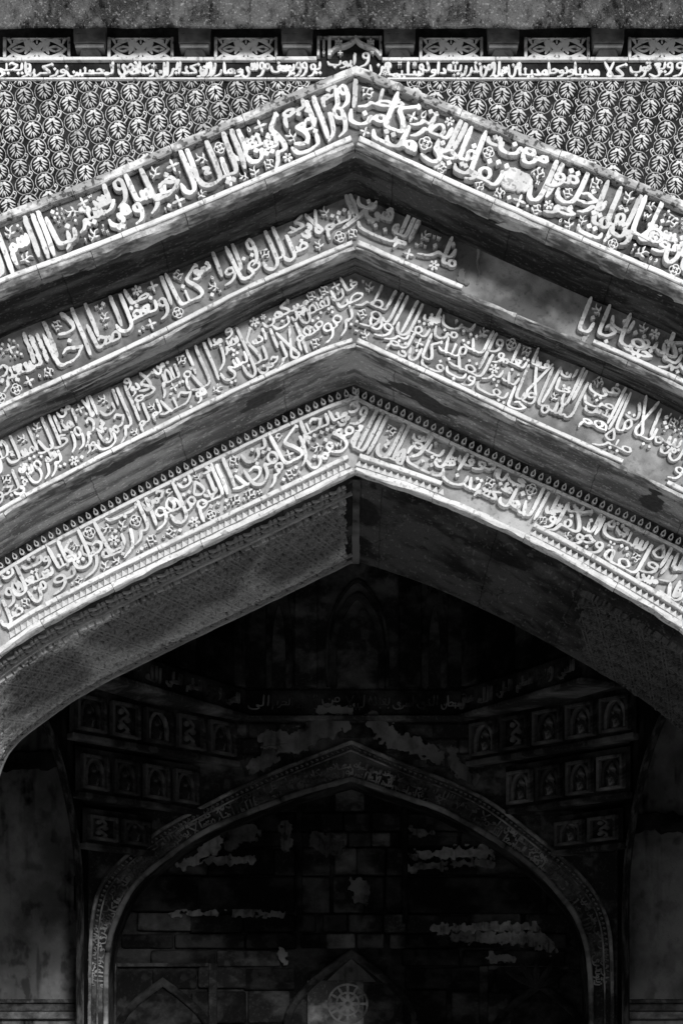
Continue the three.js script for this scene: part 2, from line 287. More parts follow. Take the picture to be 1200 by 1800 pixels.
const GL = {
  a: { s: [[[[0.4, 7.4], [0.5, 6.6], [0.6, 3], [0.9, 0]]], 1.9], f: [[[[0, 0], [0.9, 0.2], [1.2, 1.6], [1.4, 7.4]]], 2.3] },
  b: { s: [[[[0.3, 2.1], [0.5, 0.4], [1.6, -0.4], [3.8, -0.5], [5.6, 0], [6.2, 1.8]]], 7], i: [[[[0.3, 2.4], [0.5, 0.7], [1.1, 0], [2, 0]]], 2], m: [[IN, [[0.9, 2.3], [0.95, 0]], [[0.9, 0], [2, 0]]], 2], f: [[[[0, 0], [0.5, 0]], boat(0.4)], 6.8] },
  n: { s: [[[[0.2, 2], ...bowl(0.3)]], 4.9], f: [[[[0, 0], [0.4, 0.1], ...bowl(0.6)]], 5] },
  y: { s: [[[[0.3, 1.7], [1.6, 2.4], [2, 1.3], [0.6, 0.1], [0.6, -1.5], [2.2, -2.4], [4.2, -1.8], [5, 0.2]]], 5.6], f: [[[[0, 0], [1.3, 0.5], [1, -0.4], [0.3, -1.2], [1, -2.3], [2.8, -2.5], [4.4, -1.6], [4.8, 0]]], 5.2] },
  j: { s: [[[...head, [1.5, 1.3], [0.5, -0.1], [0.5, -1.9], [2, -3.1], [4, -2.7], [4.8, -1.7]]], 4.6], i: [[[...head], [[0, 2], [1, 0.8], [2, 0.1], [3.2, 0]]], 3.2], m: [[[[0, 0], [1.4, 0]], head, [[0, 2], [1, 0.8], [2, 0.1], [3.2, 0]]], 3.2], f: [[[[0, 0], [1, 0.9]], [...head, [1.5, 1.3], [0.5, -0.1], [0.5, -1.9], [2, -3.1], [4, -2.7], [4.8, -1.7]]], 4.6] },
  d: { s: [[[[1.1, 3.2], [0.4, 1.7], [0.3, 0.3], [1.2, -0.1], [2.7, 0.2]]], 3.2], f: [[[[0, 0], [0.7, 0.1], [1.7, 3]], [[0.6, 0.1], [1.8, -0.1], [3, 0.3]]], 3.4] },
  r: { s: [[[[0.2, 1.8], [0.5, 0.2], [1.2, -1.4], [2.9, -2.4]]], 2.3], f: [[[[0, 0], [0.5, 0.1], [0.9, -0.8], [1.7, -1.8], [3.1, -2.5]]], 2.3] },
  w: { s: [[ci(1.1, 1.4, 0.95), [[0.2, 1.2], [0.4, -0.5], [1.4, -1.9], [3.2, -2.5]]], 2.9], f: [[[[0, 0], [0.5, 0.3]], ci(1.2, 0.9, 0.9), [[0.4, 0.6], [0.6, -0.7], [1.6, -2], [3.3, -2.5]]], 2.9] },
  s: { i: [[[...sinL, [4.2, 0]]], 4.2], m: [[[[0, 0], ...sinL.slice(1), [4.2, 0]]], 4.2], s: [[[...sinL, ...bowl(3.3, -0.1)]], 7.8], f: [[[[0, 0], ...sinL.slice(1), ...bowl(3.3, -0.1)]], 7.8] },
  x: { i: [[sadL, [[3.7, 1.7], [3.8, 0.3], [4.6, 0]]], 4.6], m: [[IN, sadL, [[3.7, 1.7], [3.8, 0.3], [4.6, 0]]], 4.6], s: [[sadL, [[3.7, 1.5], ...bowl(3.8)]], 8.2], f: [[IN, sadL, [[3.7, 1.5], ...bowl(3.8)]], 8.2] },
  t: { i: [[sadL, [[2.5, 7.2], [2.7, 0.3]], [[3.3, 0], [4, 0]]], 4], m: [[IN, sadL, [[2.5, 7.2], [2.7, 0.3]], [[3.3, 0], [4, 0]]], 4], s: [[sadL, [[2.5, 7.2], [2.7, 0.3]]], 4.2], f: [[IN, sadL, [[2.5, 7.2], [2.7, 0.3]]], 4.2] },
  e: { i: [[eye4], 3], m: [[[[0, 0], [0.9, 0.4], [0.4, 1.9], [2.2, 1.9], [1.4, 0.4], [2.6, 0]]], 2.6], f: [[[[0, 0], [0.9, 0.4], [0.4, 1.9], [2.2, 1.9], [1.3, 0.5], [0.6, -1], [0.8, -2.5], [2.4, -3.2], [4.5, -2.3]]], 4.4], s: [[[[2.5, 2.3], [1.4, 2.9], [0.7, 2], [1.8, 1], [0.6, -0.3], [0.6, -2], [2.2, -3.1], [4.5, -2.3]]], 4.5] },
  f: { i: [[ci(0.95, 1.7, 0.9), [[1.7, 1.5], [1.6, 0.4], [2.5, 0]]], 2.5], m: [[[[0, 0], [1.2, 0]], ci(1.15, 1.1, 0.9), [[1.1, 0], [2.4, 0]]], 2.4], s: [[ci(0.95, 1.6, 0.9), [[0.1, 1.3], ...boat(0.5)]], 6.9], f: [[IN, ci(1.1, 1.1, 0.9), boat(1)], 7.3] },
  q: { s: [[ci(0.95, 1.6, 0.9), [[1.8, 1.4], ...bowl(1)]], 5.4], f: [[IN, ci(1.1, 1.1, 0.9), [[1.9, 0.8], ...bowl(1.3)]], 5.6] },
  k: { i: [[[[-0.3, 6.6], [1.2, 5.7], [2.9, 4.4], [1.7, 2.7], [0.9, 1], [1.4, 0.1], [3.4, 0]]], 3.4], m: [[IN, [[-0.3, 6.6], [1.2, 5.7], [2.9, 4.4], [1.7, 2.7], [0.9, 1], [1.4, 0.1], [3.4, 0]]], 3.4], s: [[[[0.5, 7.2], [0.7, 1], [1.6, -0.3], [4, -0.4], [5.4, 0.3], [5.7, 1.6]], [[3.8, 3], [2.8, 2.6], [3.5, 1.9], [2.6, 1.6]]], 6.2], f: [[IN, [[0.7, 7.2], [0.8, 1], [1.7, -0.3], [4, -0.4], [5.4, 0.3], [5.7, 1.6]], [[3.8, 3], [2.8, 2.6], [3.5, 1.9], [2.6, 1.6]]], 6.2] },
  l: { i: [[[[0.5, 7.6], [0.6, 6.8], [0.7, 2.6], [0.9, 0.7], [1.5, 0], [2.2, 0]]], 2.2], m: [[IN, [[0.8, 7.6], [0.9, 6.8], [0.95, 0.1]], [[0.9, 0], [2, 0]]], 2], s: [[[[0.5, 7.6], [0.6, 2], [1, -1], [2.6, -2], [4.1, -1.2], [4.5, 0.6]]], 5.1], f: [[IN, [[0.7, 7.6], [0.8, 2], [1.2, -1], [2.8, -2], [4.3, -1.2], [4.7, 0.6]]], 5.3] },
  m: { i: [[ci(0.95, 0.7, 0.85), [[0.9, -0.1], [2.2, 0]]], 2.2], m: [[IN, ci(1.05, -0.3, 0.8), [[1.1, 0.2], [2.2, 0]]], 2.2], s: [[ci(1, 0.8, 0.85), [[1.5, 0.2], [2, -1.4], [2.1, -3.6]]], 2.6], f: [[IN, ci(1.1, 0.2, 0.85), [[1.7, -0.2], [2.1, -1.6], [2.2, -3.6]]], 2.7] },
  h: { i: [[heL, [[1.5, 2.6], [1.1, 1.2], [1.8, 0]], [[2, 0], [3, 0]]], 3], m: [[IN, heL, [[1.5, 2.6], [1.1, 1.2], [1.8, 0]], [[2, 0], [3, 0]]], 3], s: [[[[1.1, 3], [0.5, 1.7], [0.4, 0.5], [1.2, 0], [2, 0.7], [1.7, 1.8], [1.1, 3]]], 2.7], f: [[[[0, 0], [0.9, 0.3], [1.1, 2.4], [1.9, 2.3], [2.1, 0.8], [1.1, 0.2]]], 2.6] },
  L: { s: [[[[0.2, 7.4], [1.7, 3], [2.5, 0.7], [1.6, -0.2], [0.8, 0.6], [1.9, 3], [3.4, 7.4]]], 4], f: [[IN, [[0.5, 7.4], [1.9, 3], [2.6, 0.7], [1.7, -0.1], [1, 0.6], [2.1, 3], [3.6, 7.4]]], 4.2] },
};
const LET = { 'ا': 'a', 'أ': 'a', 'إ': 'a', 'ب': 'b-1', 'ت': 'b+2', 'ث': 'b+3', 'ن': 'n+1', 'ي': 'y-2', 'ى': 'y', 'ئ': 'y', 'ج': 'j-1', 'ح': 'j', 'خ': 'j+1', 'د': 'd', 'ذ': 'd+1', 'ر': 'r', 'ز': 'r+1', 'س': 's', 'ش': 's+3', 'ص': 'x', 'ض': 'x+1', 'ط': 't', 'ظ': 't+1', 'ع': 'e', 'غ': 'e+1', 'ف': 'f+1', 'ق': 'q+2', 'ك': 'k', 'ل': 'l', 'م': 'm', 'ه': 'h', 'ة': 'h+2', 'و': 'w' };
const ENDS = 'aAdrwL';
function write(text) { // strokes of one group of letters, in pen widths, x to the right
  const L = [...text.replace(/لا/g, '\u0001')].map((c) => (c === '\u0001' ? 'L' : LET[c])), out = []; let u = 0, joined = false;
  L.forEach((code, i) => {
    const fam = code[0], dots = code.length > 1 ? [code[1], +code[2]] : null, joins = !ENDS.includes(fam) && i < L.length - 1;
    let form = joined ? (joins ? 'm' : 'f') : joins ? 'i' : 's', set = GL[fam];
    if ('ny'.includes(fam) && (form === 'i' || form === 'm')) set = GL.b;
    if (fam === 'q' && (form === 'i' || form === 'm')) set = GL.f;
    const [st, w] = set[form];
    for (const s of st) out.push({ p: s.map(([a, b]) => [-(u + a), b]) });
    if (dots) {
      let lo = 9, hi = -9, mid = 0, cnt = 0; for (const s of st) for (const [a, b] of s) { lo = Math.min(lo, b); hi = Math.max(hi, b); mid += a; cnt++; }
      const cu = u + (form === 'i' || form === 'm' ? Math.min(w / 2, 1.4) : clamp(mid / cnt, 0.8, 3)), v = dots[0] === '+' ? (fam === 'n' && (form === 's' || form === 'f') ? 0.9 : Math.min(hi, 3.2) + 1.2) : Math.max(lo, -2) - 1.2;
      const at = dots[1] === 1 ? [[0, 0]] : dots[1] === 2 ? [[-0.75, 0], [0.75, 0]] : [[-0.75, 0], [0.75, 0], [0, 1]];
      for (const [a, b] of at) out.push({ dot: [-(cu + a), v + b] });
    }
    u += w; joined = joins;
  });
  return out;
}
function ink(glyphs, w, h, R, most = 1.9) { // fit the skeleton into w x h pen widths, then give it the pen's width
  let x0 = 1e9, x1 = -1e9, y0 = 1e9, y1 = -1e9;
  const acc = ([x, y]) => { x0 = Math.min(x0, x); x1 = Math.max(x1, x); y0 = Math.min(y0, y); y1 = Math.max(y1, y); };
  for (const g of glyphs) g.dot ? acc(g.dot) : g.p.forEach(acc);
  const sx = x1 - x0 > 0.8 ? clamp((w - 1) / (x1 - x0), 0.42, 1.9) : 1, sy = y1 - y0 > 0.8 ? clamp((h - 1) / (y1 - y0), 0.42, most) : 1, cx = (x0 + x1) / 2, cy = (y0 + y1) / 2, out = [];
  for (const g of glyphs) {
    if (g.dot) { const x = (g.dot[0] - cx) * sx, y = (g.dot[1] - cy) * sy, q = 0.5, r = 0.16; for (const t of [0, 0.25]) out.push([[x - q + t, y], [x, y + q - t], [x + q - t, y], [x, y - q + t], [x - q + t, y]].map(([a, b]) => [a, b, r])); continue; }
    const P = g.p.map(([x, y]) => [(x - cx) * sx + (R() - 0.5) * 0.14, (y - cy) * sy + (R() - 0.5) * 0.14, 0.5]), C = curve2(P, 5), n = C.length;
    const len = []; let tot = 0; C.forEach((p, i) => { tot += i ? Math.hypot(p[0] - C[i - 1][0], p[1] - C[i - 1][1]) : 0; len.push(tot); });
    const closed = Math.hypot(C[0][0] - C[n - 1][0], C[0][1] - C[n - 1][1]) < 0.3, tall = Math.abs(P[0][1] - P[P.length - 1][1]) > 3.5;
    if (tall && !closed && P[0][1] > P[P.length - 1][1]) out.push([[P[0][0] - 0.42, P[0][1] + 0.5, 0.04], [P[0][0] + 0.02, P[0][1] - 0.35, 0.5]]);
    out.push(C.map((p, i) => {
      const a = C[Math.max(0, i - 1)], b = C[Math.min(n - 1, i + 1)], th = Math.atan2(b[1] - a[1], b[0] - a[0]), nib = 0.6 + 0.5 * Math.abs(Math.sin(th - 0.35));
      const e = closed ? 0.82 : lerp(0.62, 1, sstep(0, 1.1, tot - len[i])) * (tall ? lerp(0.95, 1.08, sstep(0, 1.6, len[i])) : lerp(0.7, 1, sstep(0, 0.6, len[i])));
      return [p[0], p[1], 0.5 * nib * e];
    }));
  }
  return out;
}

// small carved fillers, radius 1
const petals = (n, r0, r1, w, t0 = 0) => Array.from({ length: n }, (_, i) => { const t = t0 + i * 2 * Math.PI / n, c = Math.cos(t), s = Math.sin(t); return curve2([[c * r0, s * r0, 0.05], [c * (r0 + r1) / 2, s * (r0 + r1) / 2, w], [c * r1, s * r1, 0.04]], 4); });
const ring = (x, y, r, w, n = 20) => Array.from({ length: n + 1 }, (_, i) => [x + r * Math.cos(i * 2 * Math.PI / n), y + r * Math.sin(i * 2 * Math.PI / n), w]);
const ORN = {
  six: [...petals(6, 0.4, 0.9, 0.24, 0.5), ring(0, 0, 0.3, 0.1, 12)],
  eight: [...petals(8, 0.3, 0.97, 0.13), ring(0, 0, 0.27, 0.09, 12)],
  four: [...petals(4, 0.25, 0.9, 0.27, Math.PI / 4)],
  star: [...petals(4, 0.05, 0.98, 0.22), [[0, 0, 0.2]]],
  knot: [Array.from({ length: 49 }, (_, i) => { const t = i * Math.PI / 24, r = 0.58 + 0.36 * Math.cos(4 * t); return [r * Math.cos(t + 0.5 * Math.sin(4 * t)), r * Math.sin(t + 0.5 * Math.sin(4 * t)), 0.085]; }), ring(0, 0, 0.42, 0.07, 16)],
  drop: [[[0, 0.85, 0.05], [-0.35, 0.1, 0.13], [-0.35, -0.4, 0.15], [0, -0.68, 0.16], [0.35, -0.4, 0.15], [0.35, 0.1, 0.13], [0, 0.85, 0.05]]],
  shadda: [curve2([[-0.8, 0.5, 0.1], [-0.55, -0.3, 0.16], [-0.1, 0.35, 0.12], [0.2, -0.3, 0.16], [0.7, 0.6, 0.1]], 4)],
  dash: [[[-0.8, -0.35, 0.1], [0.1, 0.0, 0.22], [0.85, 0.45, 0.08]]],
  damma: [ring(0.15, 0.3, 0.32, 0.16, 10), curve2([[0.45, 0.1, 0.16], [0.2, -0.5, 0.15], [-0.6, -0.75, 0.06]], 4)],
  hamza: [curve2([[0.5, 0.6, 0.1], [-0.1, 0.75, 0.16], [-0.45, 0.25, 0.17], [0.1, -0.05, 0.13]], 4), [[-0.7, -0.6, 0.08], [0.1, -0.2, 0.17], [0.7, 0.0, 0.1]]],
  sprig: [curve2([[0, -0.95, 0.06], [0.1, -0.2, 0.1], [-0.05, 0.5, 0.08], [0.25, 0.95, 0.05]], 4), [[0.05, -0.4, 0.06], [0.5, -0.1, 0.17], [0.8, 0.2, 0.04]], [[0, 0.05, 0.06], [-0.5, 0.25, 0.17], [-0.75, 0.6, 0.04]], [[-0.02, -0.5, 0.05], [-0.45, -0.45, 0.15], [-0.75, -0.2, 0.04]]],
  vine: [curve2([[-0.95, -0.5, 0.07], [-0.5, 0.25, 0.1], [0.1, -0.2, 0.1], [0.55, 0.35, 0.1], [0.9, 0.0, 0.08], [0.72, -0.22, 0.08]], 5), [[-0.5, 0.2, 0.06], [-0.35, 0.6, 0.17], [-0.15, 0.85, 0.04]], [[0.1, -0.18, 0.06], [0.1, -0.6, 0.17], [0.3, -0.9, 0.04]], [[0.5, 0.3, 0.06], [0.25, 0.55, 0.15], [0.2, 0.85, 0.04]], [[-0.75, -0.2, 0.05], [-0.5, -0.45, 0.15], [-0.25, -0.6, 0.04]]],
  diamond: [0, 0.35].map((t) => [[-0.72 + t, 0, 0.2], [0, 0.72 - t, 0.2], [0.72 - t, 0, 0.2], [0, -0.72 + t, 0.2], [-0.72 + t, 0, 0.2]]),
};
const ornFields = Object.fromEntries(Object.entries(ORN).map(([k, s]) => [k, field(s, 0.07)]));
const ornGeo = {};
const ornament = (kind, r, H) => { const q = Math.max(0.006, Math.round(r / 0.004) * 0.004), key = kind + q.toFixed(3) + H; return ornGeo[key] ??= relief(ornFields[kind], q, H, 0.05, q * 20, q * 33); };

// ------------------------------------------------------------------ the four arch orders: lower edges, each in its own plane
const C0 = makeCurve([[624, 125], [450, 199], [300, 264], [150, 328], [0, 386], [-150, 452], [-330, 560], [-430, 700], [-470, 900]], [[624, 125], [800, 196], [880, 229], [1040, 295], [1200, 362], [1370, 440], [1560, 560], [1660, 700], [1705, 900]], D[1]);
const C1 = makeCurve([[624, 264], [450, 340], [300, 403], [150, 462], [0, 519], [-140, 590], [-270, 700], [-340, 830], [-360, 1000]], [[624, 264], [760, 328], [880, 382], [1040, 452], [1200, 522], [1370, 606], [1500, 710], [1575, 840], [1595, 1000]], D[1]);
const C2 = makeCurve([[624, 441], [450, 516], [300, 592], [175, 652], [115, 679], [0, 733], [-120, 800], [-220, 900], [-265, 1030], [-275, 1200]], [[624, 441], [760, 500], [900, 558], [1040, 616], [1200, 688], [1330, 758], [1440, 860], [1490, 1000], [1500, 1200]], D[2]);
const C3 = makeCurve([[623, 612], [560, 634], [400, 708], [260, 777], [130, 843], [0, 914], [-100, 985], [-170, 1080], [-200, 1200], [-205, 1350]], [[623, 612], [760, 674], [900, 740], [1040, 803], [1200, 878], [1310, 940], [1400, 1030], [1440, 1150], [1448, 1350]], D[3]);
const C4 = makeCurve([[623, 830], [500, 890], [400, 938], [250, 1010], [75, 1100], [-10, 1158], [-76, 1215], [-104, 1280], [-116, 1400]], [[623, 830], [765, 878], [920, 947], [1060, 1023], [1200, 1108], [1293, 1186], [1345, 1270], [1362, 1400]], D[4]);
const C = [C0, C1, C2, C3, C4];
const sAtX = (c, x) => { for (let i = Math.max(1, c.apex - 150); i < c.pts.length; i++) if (c.pts[i][0] >= x && c.pts[i - 1][0] < x) { const t = (x - c.pts[i - 1][0]) / (c.pts[i][0] - c.pts[i - 1][0]); return lerp(c.s[i - 1], c.s[i], t); } return x < 0 ? -3 : 3; };
const yAtX = (c, x) => { const q = atS(c, sAtX(c, x)); return q.y; };
const sP = (c, px, d) => sAtX(c, wx(px, d));

// stains and paint left on the soffits, plus painted dapple shade on the deepest; u runs along the arch from -2.6 to 2.6 m, v from the front edge to the back
const SL = 5.2;
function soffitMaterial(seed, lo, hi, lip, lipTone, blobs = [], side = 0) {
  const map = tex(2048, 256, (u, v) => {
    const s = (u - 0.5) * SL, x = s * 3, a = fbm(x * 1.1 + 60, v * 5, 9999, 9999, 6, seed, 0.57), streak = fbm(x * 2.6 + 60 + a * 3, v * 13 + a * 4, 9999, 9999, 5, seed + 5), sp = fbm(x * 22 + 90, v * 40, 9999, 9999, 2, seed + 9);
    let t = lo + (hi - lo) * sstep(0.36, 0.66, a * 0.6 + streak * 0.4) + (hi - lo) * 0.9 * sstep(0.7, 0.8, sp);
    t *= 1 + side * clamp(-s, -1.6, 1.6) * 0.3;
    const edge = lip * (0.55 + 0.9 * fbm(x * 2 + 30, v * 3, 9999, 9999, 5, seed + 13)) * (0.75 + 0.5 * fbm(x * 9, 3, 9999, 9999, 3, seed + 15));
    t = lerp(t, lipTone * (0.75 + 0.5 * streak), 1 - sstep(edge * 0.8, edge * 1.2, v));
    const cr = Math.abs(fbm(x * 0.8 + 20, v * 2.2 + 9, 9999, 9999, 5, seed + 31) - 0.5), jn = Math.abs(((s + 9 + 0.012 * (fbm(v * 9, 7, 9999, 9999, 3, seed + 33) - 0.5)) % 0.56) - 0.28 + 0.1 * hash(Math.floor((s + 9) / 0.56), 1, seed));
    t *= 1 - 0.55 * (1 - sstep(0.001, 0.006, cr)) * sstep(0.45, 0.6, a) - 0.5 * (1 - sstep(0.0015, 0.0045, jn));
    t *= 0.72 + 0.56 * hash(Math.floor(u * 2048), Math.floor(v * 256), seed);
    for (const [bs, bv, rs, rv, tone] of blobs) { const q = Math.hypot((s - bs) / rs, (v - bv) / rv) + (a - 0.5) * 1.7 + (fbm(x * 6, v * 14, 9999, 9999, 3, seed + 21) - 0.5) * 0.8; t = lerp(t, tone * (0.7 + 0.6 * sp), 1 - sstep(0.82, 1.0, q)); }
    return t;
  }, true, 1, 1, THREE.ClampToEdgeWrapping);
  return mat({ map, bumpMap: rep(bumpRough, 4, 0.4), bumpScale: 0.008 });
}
function soffit(c, z0, z1, rows = 9, seed = 1, amp = 0.006) { // underside of an arch order
  const R = [], U = [];
  for (let r = 0; r < rows; r++) { const t = r / (rows - 1), z = lerp(z0, z1, t); R.push(c.pts.map((p, i) => { const w = amp * noise(c.s[i] * 2.2, z * 3, 3, seed) * Math.min(1, 4 * t); return [p[0] + c.nor[i][0] * w, p[1] + c.nor[i][1] * w, z]; })); U.push(c.s.map((s) => [s / SL + 0.5, t])); }
  return grid(R, U, true);
}

const order = [null];
const ORD = ['topmost and widest pale arch band of raised Arabic lettering, with a mottled upper rail', 'second pale lettered arch band from the top, with a bare gap on its right', 'third pale lettered arch band from the top, with the smallest, densest lettering', 'lowest pale lettered arch band, edged by teardrops and a zigzag rail'];
for (let i = 1; i <= 4; i++) order[i] = thing('inscribed_arch', ORD[i - 1], 'inscribed arch', [0, 0, Z[i]]);
const R1 = rng(11);
// faces and soffits (group coordinates: z = 0 is the face of the order)
part('band_face', ringFace(offCurve(C1, 0), offCurve(C0, -0.01), 0), M.ground1, order[1]);
for (const i of [2, 3, 4]) part('band_face', ringFace(C[i], offCurve(C[i - 1], 0.05), 0), [0, 0, M.ground, M.ground3, M.ground4][i], order[i]);
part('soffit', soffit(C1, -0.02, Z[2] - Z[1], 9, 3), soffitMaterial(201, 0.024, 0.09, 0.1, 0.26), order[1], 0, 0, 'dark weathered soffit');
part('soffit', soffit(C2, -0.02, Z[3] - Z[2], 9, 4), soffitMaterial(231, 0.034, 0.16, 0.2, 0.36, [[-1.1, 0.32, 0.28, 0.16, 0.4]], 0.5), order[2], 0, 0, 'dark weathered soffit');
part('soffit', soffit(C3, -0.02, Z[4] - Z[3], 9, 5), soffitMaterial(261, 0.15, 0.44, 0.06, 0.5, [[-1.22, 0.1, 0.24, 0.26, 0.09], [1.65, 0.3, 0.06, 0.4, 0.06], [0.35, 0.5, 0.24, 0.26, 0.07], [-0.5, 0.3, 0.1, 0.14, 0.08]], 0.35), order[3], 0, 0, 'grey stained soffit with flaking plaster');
const sof4 = soffitMaterial(291, 0.022, 0.1, 0.02, 0.3, [[-0.6, 0.5, 0.4, 0.35, 0.03], [-1.45, 0.45, 0.4, 0.3, 0.03], [-0.1, 0.3, 0.25, 0.4, 0.03]], 0.4);  // dark blobs: shade of dappled sunlight painted into the soffit colour
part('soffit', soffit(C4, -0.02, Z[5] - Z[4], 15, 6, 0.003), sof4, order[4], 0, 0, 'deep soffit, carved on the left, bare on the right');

// mouldings, in lengths with open joints
function railRun(name, c, prof, cuts, m, parent, opt) {
  for (let k = 0; k + 1 < cuts.length; k++) { if (cuts[k] === null || cuts[k + 1] === null) continue; part(name, sweep(c, prof, cuts[k] + 0.0015, cuts[k + 1] - 0.0015, { seed: 3 + k * 5, rough: 0.0022, ...opt }), m, parent); }
}
const cuts = (c, d, pxs) => pxs.map((p) => (p === null ? null : p === 'L' ? c.s[0] : p === 'R' ? c.s[c.s.length - 1] : sP(c, p, d)));
railRun('upper_rail', C0, boxRail(-0.038, 0, -0.02, 0.052, 0.007), cuts(C0, D[1], ['L', -60, 128, 300, 425, 624, 700, 812, 985, 1120, 'R']), M.rail, order[1], { rough: 0.004 });
railRun('lower_rail', C1, boxRail(0.03, 0.052, -0.01, 0.042, 0.004), cuts(C1, D[1], ['L', -40, 73, 222, 365, 560, 624, 770, 862, 1015, 1130, 'R']), M.letter, order[1]);
const cav = (k) => [[0.034, 0.012], [0.034, 0.026], [0.024 * k, 0.032], [0.012 * k, 0.03], [0.004, 0.022], [0.0, 0.01], [-0.002, -0.02], [-0.001, -0.06], [0.004, -0.085], [0.02, -0.085]];
railRun('edge_moulding', C1, cav(1), cuts(C1, D[1], ['L', -40, 73, 165, 330, 470, 624, 758, 860, 960, 1100, 'R']), M.moulding, order[1], { rough: 0.007 });
const lipProf = [[0.016, -0.01], [0.016, 0.018], [0.008, 0.022], [0.0, 0.016], [-0.003, 0.0], [-0.003, -0.045], [0.006, -0.06], [0.02, -0.06]];
for (const [i, c, pl, pr] of [[2, C2, ['L', -30, 115, 300, 470, 624], [624, 705, 808, null, 1036, 1180, 'R']], [3, C3, ['L', 52, 203, 322, 470, 623], [623, 742, 880, 1088, null, 1165, 'R']]]) {
  railRun('lower_rail', c, boxRail(0.02, 0.04, -0.01, 0.036, 0.003), cuts(c, D[i], [...pl, ...pr.slice(1)]), M.letter, order[i]);
  railRun('edge_moulding', c, lipProf, cuts(c, D[i], ['L', 10, 115, 290, 440, 624, 735, 905, 1100, 'R']), M.moulding, order[i], { rough: 0.007 });
}
// fourth order: lip, zigzag row, rail; teardrops over a rail at the top
railRun('edge_moulding', C4, [[0.024, -0.01], [0.024, 0.02], [0.02, 0.024], [0.004, 0.024], [-0.003, 0.018], [-0.006, 0.0], [-0.006, -0.04], [0.004, -0.055], [0.03, -0.055]], cuts(C4, D[4], ['L', 0, 76, 200, 356, 520, 623, 760, 920, 1080, 1195, 'R']), M.letter, order[4], { rough: 0.007 });
railRun('lower_rail', C4, boxRail(0.064, 0.086, -0.01, 0.046, 0.003), cuts(C4, D[4], [30, 115, 290, 395, 470, 623, 766, null, 925, 1025, 1180, 'R']), M.letter, order[4]);
{
  const th = new THREE.ExtrudeGeometry(new THREE.Shape([new THREE.Vector2(-0.0155, 0), new THREE.Vector2(0.0155, 0), new THREE.Vector2(0, 0.031)]), { depth: 0.014, bevelEnabled: true, bevelSize: 0.001, bevelThickness: 0.004, bevelSegments: 1, curveSegments: 1 });
  const lines = [[25, 768], [926, 1230]];
  for (const [p0, p1] of lines) { let s = sP(C4, p0, D[4]); const e = sP(C4, p1, D[4]); for (; s < e; s += 0.0345) { const q = atS(C4, s + 0.017), o = part('zigzag_tooth', th, M.letter, order[4], [q.x + q.n[0] * 0.029, q.y + q.n[1] * 0.029, 0.004], q.ang); o.rotation.z += (R1() - 0.5) * 0.1; o.scale.z = 0.85 + R1() * 0.35; } }
  const dropG = [0, 1, 2].map((v) => relief(field([[[0, 0.95, 0.08], [-0.42, 0.1, 0.16], [-0.45, -0.42, 0.17], [0, -0.75, 0.19], [0.45, -0.42, 0.17], [0.42, 0.1, 0.16], [0, 0.95, 0.08]]], 0.09, 0.05, v), 0.0205, 0.034, 0.07, v, v * 2));
  const top = offCurve(C3, 0.0); let s = sP(C3, -40, D[4]); const e = sP(C3, 1280, D[4]);
  for (; s < e; s += 0.0435) { const q = atS(top, s); part('teardrop', dropG[(R1() * 3) | 0], M.letter, order[4], [q.x - q.n[0] * 0.037, q.y - q.n[1] * 0.037, 0.002], q.ang + (R1() - 0.5) * 0.12); }
  part('border_ground', sweep(C3, [[-0.066, 0.004], [0.004, 0.004]], -3, 3, { closed: false, rough: 0.0006 }), M.border, order[4]);
  railRun('upper_rail', C3, boxRail(-0.083, -0.065, -0.01, 0.04, 0.003), cuts(C3, D[4], ['L', 70, 130, 330, 500, 623, 668, 800, 985, 1142, 'R']), M.letter, order[4]);
}

